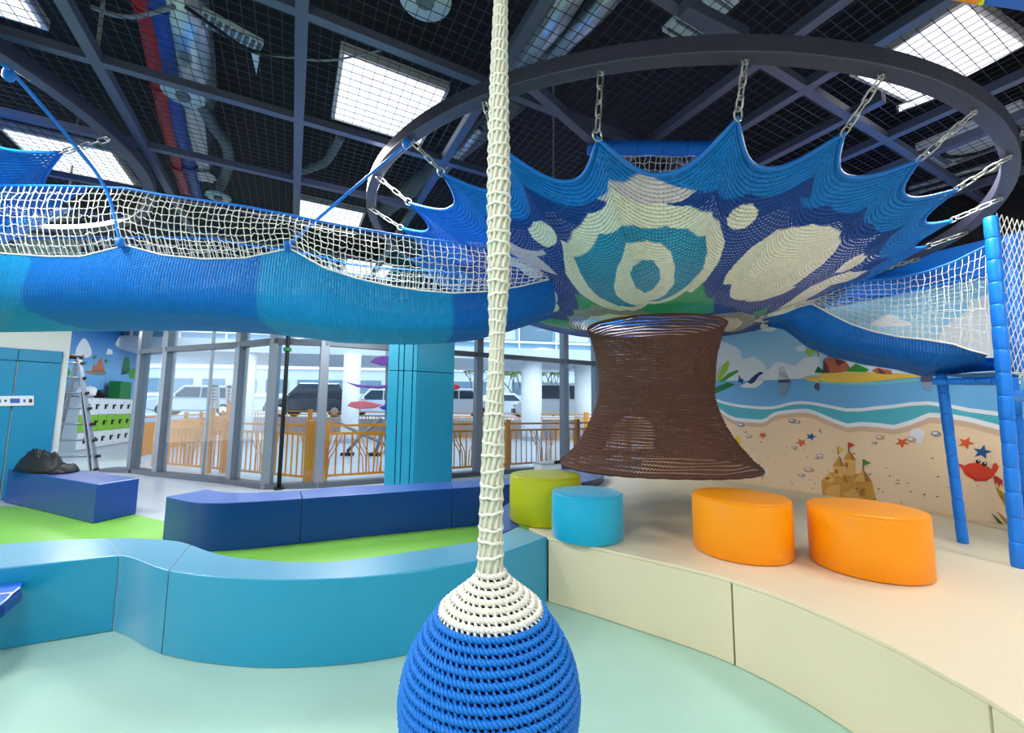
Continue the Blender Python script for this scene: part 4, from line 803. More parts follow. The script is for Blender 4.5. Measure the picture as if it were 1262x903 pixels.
for i in range(0, len(pc), 2):
    z, r, x, yv = pc[i]; th = np.linspace(0, 2*math.pi, 30, endpoint=False)
    rows.tube(np.stack([x+r*1.02*np.cos(th), yv+r*1.02*np.sin(th), z+.004*np.sin(th+i)+.0015*np.sin(th*6)], -1), .0040, 6, True)
    if i+2 < len(pc):
        q = pc[i+2]
        for k in range(11):
            a = 2*math.pi*k/11+i*.3; e_ = .25
            pts = [(x+r*.96*math.cos(a), yv+r*.96*math.sin(a), z), (pc[i+1][2]+pc[i+1][1]*.86*math.cos(a+e_*.5), pc[i+1][3]+pc[i+1][1]*.86*math.sin(a+e_*.5), pc[i+1][0]), (q[2]+q[1]*.96*math.cos(a+e_), q[3]+q[1]*.96*math.sin(a+e_), q[0])]
            strd.tube(pts, .0052, 5, caps=False)
core.build('rope_core', M_['cord_rope_core'], sw, smooth=True)
o = rows.build('rope_rows', M_['cord_white'], sw, smooth=True); o['kind'] = 'stuff'
o = strd.build('rope_strands', M_['cord_rope_core'], sw, smooth=True); o['kind'] = 'stuff'
# ------------------------------------------------------------------ ceiling frame, wire mesh
qa, qb = P(210, 105, ZLAT), P(365, 148, ZLAT); la = (qb-qa)[:2]; la /= np.linalg.norm(la)
ang = math.radians(27.5); la = np.array([math.cos(ang), math.sin(ang)]); lb_ = np.array([-la[1], la[0]])
kz = (ZLAT-EYE)/1.45
b1 = np.mean([P(*q, ZLAT)[:2]@la for q in ((405, 0), (375, 127), (345, 253))]); b2 = np.mean([P(*q, ZLAT)[:2]@la for q in ((90, 0), (130, 100), (178, 200))])
a1 = np.mean([P(*q, ZLAT)[:2]@lb_ for q in ((0, 45), (210, 105), (365, 148))]); a2 = np.mean([P(*q, ZLAT)[:2]@lb_ for q in ((400, 25), (530, 85))]); a3 = np.mean([P(*q, ZLAT)[:2]@lb_ for q in ((160, 178), (350, 222))])
sb = abs(b1-b2); sa = (abs(a1-a2)+abs(a3-a1))/2
print('lattice', b1, b2, a1, a2, a3, sb, sa, math.degrees(math.atan2((qb-qa)[1], (qb-qa)[0])))
fr = thing('ceiling_frame', 'dark steel grid frame with wire mesh hung below the black ceiling', 'ceiling frame', (0, 2, ZLAT))
UV = lambda u, v, z: np.array([*(la*u+lb_*v), z])
U0, U1, V0, V1 = -4.6, 5.6, -2.0, 6.3
k = -6
for k in range(-8, 9):
    u = b1+sb*k
    if U0 < u < 1.5: MB().bar(UV(u, V0, ZLAT+.025), UV(u, V1, ZLAT+.025), .05, .05).build('beam', M_['steel'], fr)
for u, v0_ in ((1.9, V0), (2.27, V0), (2.72, .95), (3.14, V0), (3.58, V0), (4.4, V0)): MB().bar(UV(u, v0_, ZLAT+.025), UV(u, V1, ZLAT+.025), .05, .05).build('beam', M_['steel'], fr)
for k in range(-8, 9):
    v = a1+sa*k
    if V0 < v < V1: MB().bar(UV(U0, v, ZLAT+.022), UV(1.9 if -.5 < v < 1 else U1, v, ZLAT+.022), .042, .042).build('beam', M_['steel'], fr)
for (p, q) in (((655, 105), (737, 178)), ((842, 8), (917, 45))):
    a, b = P(*p, ZLAT-.03), P(*q, ZLAT-.03); MB().bar(a, b, .05, .05).build('brace', M_['steel'], fr)
mb = MB(); zm_ = ZLAT+.056; pc_ = .052; wr = .0025
for u in np.arange(U0, U1, pc_): mb.box(UV(u, (V0+V1)/2, zm_), (V1-V0, wr, wr), rz=ang+math.pi/2)
for v in np.arange(V0, V1, pc_): mb.box(UV((U0+U1)/2, v, zm_+.0026), (U1-U0, wr, wr), rz=ang)
o = mb.build('wire_mesh', M_['mesh_wire'], fr); o['kind'] = 'stuff'
# drop rods that carry the frame, and the hoop's hangers
for u, v in ((b1-sb, a1), (b1, a1+2*sa), (b1+2*sb, a1), (b1-2*sb, a1+3*sa), (b1+3*sb, a1+2*sa), (b1+sb, a1+4*sa)):
    MB().tube([UV(u, v, ZLAT+.04), UV(u, v, 4.0)], .008, 6).build('drop_rod', M_['cable_grey'], fr)
# ------------------------------------------------------------------ ceiling lights
ZP = 3.34
def panel(label, c, su, sv, watts=None, a=ang, frame=True, z=ZP):
    t = thing('ceiling_light', label, 'ceiling light', (c[0], c[1], z), 'flat ceiling lights')
    MB().box((c[0], c[1], z+.03), (su+.05, sv+.05, .06), rz=a).build('frame', M_['lamp_frame'], t)
    MB().box((c[0], c[1], z-.004), (su, sv, .012), rz=a).build('diffuser', M_['lamp'], t)
    area('panel_light', c[0], c[1], ZLAT-.06, su, sv, PANEL_W*su*sv/.36 if watts is None else watts, a)
    return t
def panel_px(label, pts, su, sv, anchor=None, z=ZP, **kw):
    q = [P(*p, z)[:2] for p in pts]; c = np.mean(q, 0); return panel(label, c, su, sv, z=z, **kw)
panel_px('bright square ceiling light left of the white rope, crossed by the hoop', [(437, 67), (575, 128), (488, 171), (405, 138)], .62, .62)
cR2 = [P(*p, ZP)[:2] for p in ((1060, 92), (1115, 121), (1183, 5), (1272, 62))]
eu = (cR2[3]-cR2[2]+cR2[1]-cR2[0])/2; ev = (cR2[2]-cR2[0]+cR2[3]-cR2[1])/2
print('rp uv', [(float(np.array(q)@la), float(np.array(q)@lb_)) for q in cR2]); print('right panel', cR2, np.linalg.norm(eu), np.linalg.norm(ev), math.degrees(math.atan2(eu[1], eu[0])), math.degrees(math.atan2(ev[1], ev[0])))
panel('largest bright ceiling light, at the upper right behind black mesh', np.mean(cR2, 0), np.linalg.norm(eu), np.linalg.norm(ev), a=math.atan2(eu[1], eu[0]))
panel_px('ceiling light low on the left, just above the tunnel net', [(10, 168), (140, 190), (160, 229), (66, 213)], .62, .70)
panel_px('ceiling light peeping over the tunnel net, under the canopy hoop end', [(370, 243), (452, 258), (440, 290), (360, 280)], .62, .62)
panel('ceiling light cut by the top left corner of the frame', P(50, 32, ZP)[:2]-(la+lb_)*.31, .62, .62)
panel_px('ceiling light at the right edge, behind the hoop bend', [(1245, 225), (1320, 250), (1290, 290), (1240, 262)], .62, .62)
tl_ = thing('tube_light', 'small fluorescent tube lamp beside the largest ceiling light', 'ceiling light', P(1132, 127, 3.25)); MB().tube([P(1108, 134, 3.22), P(1150, 118, 3.22)], .018, 10).build('tube', M_['lamp'], tl_); MB().bar(P(1105, 135, 3.27), P(1153, 117, 3.27), .06, .03).build('housing', M_['steel'], tl_)
for x, y in ((-.8, -.2), (1.8, -1.4), (-3.2, -1.2), (3.6, .2), (-5.6, 1.2), (-5.4, 4.2), (.9, 5.2), (-8.5, 8.6), (2.9, 7.6), (-2.2, 6.2), (4.6, 2.4), (-8.2, 5.2)):
    panel('flat ceiling light outside the picture, over the rest of the hall', (x, y), .62, .62)
# ------------------------------------------------------------------ pipes and ducts above the mesh
def pipe(name, label, cat, pts, z, r, m, n=12, parts=None, group=None, sq=None):
    t = thing(name, label, cat, P(*pts[0], z), group); q = [P(*p, z) for p in pts]
    if sq:
        for a, b in zip(q[:-1], q[1:]): MB().bar(a, b, sq[0], sq[1]).build('duct_section', m, t)
    else: MB().tube(q, r, n).build('run', m, t, smooth=True)
    return t, q
for nm, lb, pts, m in (('water_pipe', 'red sprinkler main above the mesh, upper left', [(168, -40), (186, 40), (206, 150), (230, 240)], 'pipe_red'), ('water_pipe', 'blue pipe running beside the red main, upper left', [(184, -40), (202, 40), (220, 150), (243, 240)], 'pipe_blue')):
    t, q = pipe(nm, lb, 'pipe', pts, 3.5, .055, M_[m])
    for a, b in zip(q[:-1], q[1:]): MB().tube([a+(b-a)*.5, a+(b-a)*.53], .066, 12).build('coupling', M_[m], t)
t, q = pipe('air_duct', 'silver insulated duct beside the blue pipe, upper left', 'duct', [(215, -30), (232, 60), (238, 115)], 3.62, .15, M_['duct'], 16)
t, q = pipe('air_duct', 'short silver duct box hanging behind the round diffuser', 'duct', [(228, 116), (240, 190), (246, 210)], 3.6, 0, M_['duct'], sq=(.24, .2))
MB().bar(P(222, 206, 3.58), P(266, 206, 3.58), .16, .2).build('branch_box', M_['duct'], t)
def flex(label, pts, z, r, m='duct_grey'):
    q = smooth_path([P(*p, z) for p in pts], 10); tag(MB().tube(q, [r*(1.07 if i % 2 else .93) for i in range(len(q))], 10).build('flexible_duct', M_[m], smooth=False), label, 'duct')
flex('grey flexible duct curving down to the round diffuser', [(248, 128), (262, 155), (279, 180), (281, 205), (271, 232)], 3.45, .04)
flex('pale flexible duct bending between two frame beams left of the main light', [(420, 168), (404, 196), (390, 205), (362, 214)], 3.5, .035)
def diff(label, x, y, z, r):
    c = P(x, y, z); t = thing('round_diffuser', label, 'diffuser', c, 'round air diffusers'); MB().lathe([(r, 0), (r*.96, .018), (r*.5, .03), (.02, .032)], 28, c).build('disc', M_['diffuser'], t, smooth=True); MB().lathe([(r*.35, -.02), (r*.3, .03)], 20, c).build('neck', M_['duct_grey'], t); return t
diff('round white diffuser at the end of the grey flexible duct', 269, 243, 3.3, .11); diff('round white diffuser against the silver duct, upper left', 226, 117, 3.3, .12)
diff('round pale grille disc at the top edge, left of the white rope', 524, -2, 3.2, .125)
lv = thing('louvre_vent', 'pale slatted vent strip hanging under the upper left ceiling', 'vent', P(270, 50, 3.4)); a, b = P(248, 18, 3.4), P(322, 58, 3.4)
MB().bar(a, b, .10, .03).build('frame', M_['diffuser'], lv)
for i in range(9): c = a+(b-a)*((i+.5)/9); MB().box(c-(0, 0, .02), (.02, .09, .012), rz=math.atan2((b-a)[1], (b-a)[0])).build('slat', M_['duct_grey'], lv)
MB().extrude([P(308, 58, 3.38), P(322, 58, 3.38), P(316, 92, 3.38)], (0, 0, .02)).build('end_flap', M_['diffuser'], lv)
for lb, pts, z, r in (('black cable sagging below the slatted vent', [(228, 8), (262, 32), (300, 58), (330, 66), (378, 68)], 3.3, .010), ('grey cable looping past the red and blue pipes', [(112, 8), (140, 18), (170, 20), (215, 8)], 3.35, .012), ('thin cable crossing from the vent towards the main light', [(322, 66), (365, 72), (410, 74), (470, 62)], 3.3, .006)):
    tag(MB().tube(smooth_path([P(*p, z) for p in pts], 8), r, 6).build('cable', M_['cable'] if 'black' in lb else M_['cable_grey'], smooth=True), lb, 'cable')
t, q = pipe('air_duct', 'twin silver duct at the top, nearer to the white rope', 'duct', [(735, -60), (684, 25), (634, 86)], 3.55, .075, M_['duct'])
t, q = pipe('air_duct', 'twin silver duct at the top, farther from the white rope', 'duct', [(800, -60), (735, 15), (668, 78)], 3.55, .06, M_['duct'])
t, q = pipe('air_duct', 'slim silver duct seen through the hoop, left of the white rope', 'duct', [(592, 160), (560, 195), (545, 215)], 3.4, .03, M_['duct'])
t, q = pipe('air_duct', 'long dull duct crossing behind the hoop, left of the white rope', 'duct', [(640, 120), (560, 190), (470, 262)], 3.65, .09, M_['duct_grey'])
bx = thing('ceiling_grille', 'white slatted grille panel at the top, left of the highest chain', 'grille', P(862, 20, 3.4)); c = P(866, 14, 3.4)
MB().box(c, (.22, .36, .03), rz=ang).build('frame', M_['diffuser'], bx)
for i in range(6): MB().box(c+np.array([*(lb_*(-.15+.06*i)), -.02]), (.2, .012, .012), rz=ang).build('slat', M_['duct_grey'], bx)
cs_ = thing('cassette_unit', 'grey square air-conditioning cassette behind the right bend of the hoop', 'air conditioner', P(1208, 170, 3.2)); c = P(1206, 170, 3.15)
MB().box(c, (.5, .5, .05), rz=ang).build('panel', M_['locker_side'], cs_); MB().lathe([(.16, -.035), (.19, -.035), (.19, -.02), (.16, -.02), (.16, -.035)], 28, c, cap0=False, cap1=False).build('fan_ring', M_['ceiling_black'], cs_)
for i in range(4): MB().box(c+np.array([*(la*(.2 if i == 0 else -.2 if i == 1 else 0)+lb_*(.2 if i == 2 else -.2 if i == 3 else 0)), -.028]), (.03, .34, .01) if i < 2 else (.34, .03, .01), rz=ang).build('outlet', M_['duct_grey'], cs_)
for lb, pts in (('upper of three silver pipes behind the right chains', [(1120, 232), (1235, 198)]), ('middle of three silver pipes behind the right chains', [(1120, 240), (1238, 206)]), ('lowest of three silver pipes behind the right chains', [(1120, 250), (1240, 216)])):
    pipe('conduit', lb, 'pipe', pts, 3.1, .022, M_['duct'], 8)
pl_ = thing('play_structure', 'orange, yellow and blue padded play panel hanging at the top right corner', 'play structure', P(1215, 3, 2.7)); zz_ = 2.45
for nm, pts, m in (('orange_pad', [(1160, 0), (1205, 9), (1225, -60), (1165, -60)], 'play_orange'), ('yellow_edge', [(1203, 9), (1213, 9), (1235, -60), (1222, -60)], 'play_yellow'), ('blue_pad', [(1211, 8), (1300, 22), (1330, -60), (1233, -60)], 'play_blue')):
    MB().extrude([P(*p, zz_) for p in pts], (0, 0, .08)).build(nm, M_[m], pl_, bevel=.01)
# ------------------------------------------------------------------ left side of the hall
u_s = WL.px(15, 500)[0]; zt = 2.0
for a, b in ((.0, u_s), (u_s, u_s+1.25), (u_s+1.25, u_s+2.5)):
    o = MB().extrude([WL.at(a+.006, .01, .002), WL.at(b-.006, .01, .002), WL.at(b-.006, zt-.17, .002), WL.at(a+.006, zt-.17, .002)], WL.n*.05).build('wall_pad', M_['pad_wall'], WL.o, bevel=.01)
    MB().extrude([WL.at(a+.002, zt-.165, .002), WL.at(b-.002, zt-.165, .002), WL.at(b-.002, zt, .002), WL.at(a+.002, zt, .002)], WL.n*.05).build('top_pad', M_['pad_wall'], WL.o, bevel=.01)
sg = [WL.px(x, y) for x, y in ((-40, 488.5), (42, 487.5), (42, 499.5), (-40, 501))]
ws = thing('wall_sign', 'narrow white sign strip with small icons on the turquoise wall pads', 'sign', WL.at(*sg[0], .06))
MB().extrude([WL.at(u, z, .054) for u, z in sg], WL.n*.012).build('board', M_['sheet'], ws)
for x0, x1, y0, y1, m in ((13, 25, 491, 496.5, 'ink_blue'), (29, 32, 492, 495.5, 'ink_blue'), (36, 40, 491.5, 496, 'ink_dark'), (6, 9, 492.5, 495, 'ink_dark'), (-6, 2, 492, 496, 'ink_blue')):
    MB().extrude([WL.at(*WL.px(x, y), .066) for x, y in ((x0, y0), (x1, y0), (x1, y1), (x0, y1))], WL.n*.003).build('icon', M_[m], ws)
# jacket
jk = thing('jacket', 'crumpled black jacket thrown on the navy box bench', 'jacket', P(60, 579, ZB))
def heap(name, pts, hmax, sx, seed):
    r_ = np.random.default_rng(seed); n = 26; mb = MB(); poly = [P(x, y, ZB)[:2] for x, y in pts]; c = np.mean(poly, 0); out = smooth_path(poly, 4, True); m = len(out); vs = []; nr = 9
    ph = r_.uniform(0, 6.28, 8)
    for k in range(nr):
        t = k/(nr-1); 
        for i, q in enumerate(out):
            p = q+(c-q)*t; a = 2*math.pi*i/m
            h = hmax*(1-(1-t)**3.6)*(1+.10*math.sin(a*2+ph[3])*math.sin(t*5+ph[4]))*(1+(1-t)*(.22*math.sin(a*3+ph[0]+t*2)+.16*math.sin(a*7+ph[1]-t*5)+.08*math.sin(a*13+ph[2])))+.012*math.sin(a*9+t*14)*(t > 0)
            vs.append((p[0], p[1], ZB+.003+max(0, h)))
    fs = [(k*m+i, k*m+(i+1) % m, (k+1)*m+(i+1) % m, (k+1)*m+i) for k in range(nr-1) for i in range(m)]
    fs.append(tuple(range(m))[::-1]); fs.append(tuple(range((nr-1)*m, nr*m)))
    return mb.add(vs, fs).build(name, M_['jacket'], jk, smooth=True)
heap('jacket_body', [(16, 581), (45, 584), (75, 583), (80, 579.5), (70, 577.5), (40, 577.5), (22, 578.5)], .22, 1, 3)
heap('sleeve', [(58, 584.5), (84, 583.5), (98, 580.5), (92, 578.5), (66, 579)], .085, 1, 5)
heap('hood', [(24, 580), (40, 582.5), (56, 581.5), (54, 578.5), (34, 578)], .25, 1, 8)
# ladder
ld0 = P(119, 580, 0); hz = 2.16
rv = np.array([-.93, -.36, 0]); rv /= np.linalg.norm(rv); sv = np.array([-.62, .78, 0]); sv /= np.linalg.norm(sv)
apex = ld0+sv*.55+np.array([0, 0, hz]); apex = np.array([*apex[:2], hz])
ap = PY(97, 438, ld0[1]+.35); hz = ap[2]; sv = (ap-ld0); sv[2] = 0
lad = thing('step_ladder', 'tall silver folding ladder standing in front of the lockers', 'ladder', ld0)
rearf = P(64, 571, 0)
for nm, foot in (('front_rail', ld0), ('front_rail', ld0+rv*.62), ('rear_rail', rearf), ('rear_rail', rearf+rv*.62)):
    tp = ap if foot is ld0 or foot is rearf else ap+rv*.34
    MB().bar(foot, tp, .075, .035, up=(1, 0, 0)).build(nm, M_['ladder_alu'], lad); MB().bar(foot, foot+(tp-foot)*.02, .08, .05, up=(1, 0, 0)).build('rubber_foot', M_['black_rubber'], lad)
MB().bar(ld0+rv*.09, ld0+rv*.05+(ap-ld0)*.66, .05, .025, up=(1, 0, 0)).build('inner_rail', M_['ladder_alu'], lad); MB().bar(rearf+rv*.09, rearf+rv*.05+(ap-rearf)*.66, .05, .025, up=(1, 0, 0)).build('inner_rail', M_['ladder_alu'], lad)
for i in range(7):
    t = .12+i*.135; a = ld0+(ap-ld0)*t; b = (ld0+rv*.62)+(ap+rv*.34-(ld0+rv*.62))*t
    MB().tube([a+(a-b)*.06, b+(b-a)*.06], .019, 10).build('rung', M_['ladder_alu'], lad, smooth=True)
    MB().tube([a+(a-b)*.05, a+(a-b)*.15], .03, 8).build('locking_knob', M_['black_rubber'], lad)
for i in range(6):
    t = .12+i*.135; a = rearf+(ap-rearf)*t; b = (rearf+rv*.62)+(ap+rv*.34-(rearf+rv*.62))*t
    MB().tube([a, b], .017, 8).build('rung', M_['ladder_alu'], lad, smooth=True)
MB().tube([ap-rv*.06-(0, 0, .02), ap+rv*.42-(0, 0, .02)], .055, 12).build('hinge', M_['black_rubber'], lad, smooth=True)
# lockers
WK = Wall(lk0, ld, ln); ua = WK.px(97, 520)[0]; ub = WK.px(174, 520)[0]; HL = 1.46
lk = thing('locker_bank', 'bank of white and green lockers along the far left wall', 'locker', lk0)
MB().extrude([WK.at(ua-.02, 0, -.02), WK.at(ub, 0, -.02), WK.at(ub, HL, -.02), WK.at(ua-.02, HL, -.02)], -WK.n*.44).build('carcass', M_['locker_side'], lk)
nc_ = 8; wd = (ub-ua)/nc_
for r in range(3):
    for c in range(nc_):
        u0, u1, z0, z1 = ua+wd*c+.012, ua+wd*(c+1)-.012, .04+r*(HL-.06)/3+.01, .04+(r+1)*(HL-.06)/3-.01
        d_ = MB().extrude([WK.at(u0, z0, -.018), WK.at(u1, z0, -.018), WK.at(u1, z1, -.018), WK.at(u0, z1, -.018)], WK.n*.02).build('locker_door', M_['locker_green'] if r == 1 else M_['locker_white'], lk)
        zc = (z0+z1)/2; uc = u0+wd*.55
        MB().extrude([WK.at(uc, zc-.07, .003), WK.at(uc+.05, zc-.07, .003), WK.at(uc+.05, zc+.02, .003), WK.at(uc+.13, zc+.02, .003), WK.at(uc+.13, zc+.07, .003), WK.at(uc, zc+.07, .003)], WK.n*.03).build('handle', M_['black_rubber'], d_)
def on_locker(x): return WK.px(x, 489)[0]
u0, u1 = on_locker(150), on_locker(163.5); tag(MB().extrude([WK.at(u0, HL, -.05), WK.at(u1, HL, -.05), WK.at(u1, HL+.56, -.05), WK.at(u0, HL+.56, -.05)], -WK.n*.3).build('crate', M_['green_box'], bevel=.02), 'dark green box standing on top of the lockers', 'box')
for lb, x, r, m, nm in (('black rounded bag lying on the lockers', 135, (.17, .15, .12), 'black_rubber', 'bag'), ('white bundle lying on the lockers, left of the black bag', 120, (.22, .16, .17), 'paint_white', 'bundle'), ('pale bundle lying on the lockers behind the ladder', 109, (.2, .16, .14), 'sheet', 'bundle')):
    c = WK.at(on_locker(x), HL+r[2]*.93, -.24); mb = MB().ball(c, r, 14, 9); mb.v = [(v[0]+.03*math.sin(v[2]*31+v[1]*17), v[1]+.03*math.sin(v[0]*23), max(HL+.004, v[2]+.02*math.sin(v[0]*29+v[1]*19))) for v in mb.v]; mb.tube([c+(0, 0, r[2]*.8), c+(.06, 0, r[2]*1.15), c+(.12, .02, r[2]*.8)], .014, 6); tag(mb.build(nm, M_[m], smooth=True), lb, 'bag')
# blue flap at the left edge
fl = thing('foam_flap_stool', 'blue foam piece with white piping cut off by the left edge, before the turquoise bench', 'foam block', P(0, 795, 0))
zf = .335; tp = [P(x, y, zf)[:2] for x, y in ((-70, 726), (30, 716), (24, 724), (15, 731), (8, 739), (-2, 747), (-70, 762))]
MB().prism([tuple(q) for q in tp], zf-.012, zf).build('flap', M_['play_blue'], fl, bevel=.004)
MB().tube([(*P(-70, 741, zf)[:2], zf+.003), (*P(14, 731, zf)[:2], zf+.003)], .004, 6).build('piping', M_['paint_white'], fl); MB().tube([(*P(-70, 757, zf)[:2], zf), (*P(-2, 746.5, zf)[:2], zf), (*P(8, 738.5, zf)[:2], zf), (*P(15, 731, zf)[:2], zf), (*P(24, 724, zf)[:2], zf)], .004, 6).build('piping', M_['paint_white'], fl)
bs = [P(x, y, zf)[:2] for x, y in ((-70, 728), (27, 719), (28, 724), (6, 742), (-70, 760))]; MB().prism([tuple(q) for q in bs], zf-.07, zf-.013).build('cushion', M_['vinyl_blue'], fl, bevel=.01)
lg = P(10, 790, 0); MB().box((lg[0]-.03, lg[1]-.02, (zf-.07)/2+.003), (.075, .06, zf-.076), rz=.3).build('leg', M_['vinyl_turq'], fl, bevel=.006); MB().box((lg[0]-.28, lg[1]-.12, (zf-.07)/2+.003), (.075, .06, zf-.076), rz=.3).build('leg', M_['vinyl_turq'], fl, bevel=.006)
# ------------------------------------------------------------------ outside: ground, fences, cars, buildings
struct(MB().prism([(-40, 8.2), (-7.4, 8.25), (-4.4, 7.05), (-3.6, 6.75), (-3.0, 6.88), (-.5, 8.3), (4, 10.8), (10, 14), (30, 30), (30, 70), (-70, 70)], -.12, -.02).build('ground', M_['paving']))
def fence(label, pts, h, post_every, picket, loc0=0, pr=.05, twig=True, pk=.011, z0=-.02):
    t = thing('fence', label, 'fence', (*pts[0][:2], z0), 'orange metal fences outside'); pk_mb = MB()
    for a, b in zip(pts[:-1], pts[1:]):
        a = np.array([a[0], a[1], z0]); b = np.array([b[0], b[1], z0]); L_ = np.linalg.norm(b-a); d = (b-a)/L_; nn = max(1, int(round(L_/post_every)))
        for zr_ in (h-.03, h-.17, .09): MB().bar(a+(0, 0, zr_), b+(0, 0, zr_), .035, .04).build('rail', M_['fence_orange'], t)
        for i in range(nn+1):
            q = a+(b-a)*i/nn; MB().box(q+(0, 0, (h+.06)/2), (pr*2, pr*2, h+.06), rz=math.atan2(d[1], d[0])).build('post', M_['fence_orange'], t, bevel=.006)
        for i in range(int(L_/picket)):
            q = a+d*(i+.5)*picket; pk_mb.box(q+(0, 0, h/2-.04), (pk*2, pk*2, h-.26))
        if twig:
            for i in range(nn):
                q = a+(b-a)*(i+.5)/nn
                for s in (-1, 1):
                    for k in range(3): pk_mb.tube([q+d*s*(.04+.05*k)+(0, 0, .1), q+d*s*(.05+.06*k)+(0, 0, .4), q+d*s*(.16+.07*k)+(0, 0, .62), q+d*s*(.19+.09*k)+(0, 0, h-.18)], .010, 4)
    o = pk_mb.build('pickets', M_['fence_orange'], t); o['kind'] = 'stuff'; return t
no = np.array([.39, .92, 0])*.75; nr_ = np.array([-fd[1], fd[0], 0])*.7
fence('near orange fence outside the left part of the glazing', [Mp[0]+no+(-.6, .2, 0), Mp[3]+no], .98, 1.9, .13)
fence('near orange fence outside the long right part of the glazing', [Mp[3]+no+(.25, .05, 0), Mp[4]+nr_, Mp[8]+nr_, Mp[9]+nr_], .98, 1.75, .13)
fence('orange fence running away from the glazing on the left', [(-8.7, 10.0), (-13.2, 20.0)], 1.02, 1.7, .11, pk=.028)
fence('farthest orange fence in front of the parked cars', [(-13.2, 20.2), (1.0, 17.0), (7, 17.2)], 1.1, 2.1, .16, pr=.08)
for lb, x0, x1, y0, y1, Y in (('white notice sheet fixed to the orange post, left bay', 256, 270, 473, 503, 8.05), ('second notice sheet farther back, right of the first', 278, 287, 474, 495, 9.3)):
    t = thing('notice_sheet', lb, 'notice', PY(x0, y0, Y)); MB().extrude([PY(x0, y0, Y), PY(x1, y0, Y), PY(x1, y1, Y), PY(x0, y1, Y)], (0, .015, 0)).build('sheet', M_['sheet'], t)
    MB().extrude([PY(x0+2, y0+1.5, Y-.006), PY(x1-2, y0+1.5, Y-.006), PY(x1-2, y0+4, Y-.006), PY(x0+2, y0+4, Y-.006)], (0, .005, 0)).build('heading', M_['ink_blue'], t)
    for i in range(4): MB().extrude([PY(x0+2, y0+7+i*4, Y-.006), PY(x1-3, y0+7+i*4, Y-.006), PY(x1-3, y0+8+i*4, Y-.006), PY(x0+2, y0+8+i*4, Y-.006)], (0, .005, 0)).build('text_line', M_['duct_grey'], t)
    a = PY((x0+x1)/2, y1-2, Y+.04); MB().tube([(a[0], a[1], -.02), (a[0], a[1], PY(x0, y0, Y)[2])], .045, 10).build('post', M_['fence_orange'], t)
RZ = .72
struct(MB().prism([(-40, 22.5), (-13, 21.6), (1.2, 18.2), (8, 18.4), (30, 30), (30, 60), (-60, 60)], -.02, RZ).build('road', M_['road']))
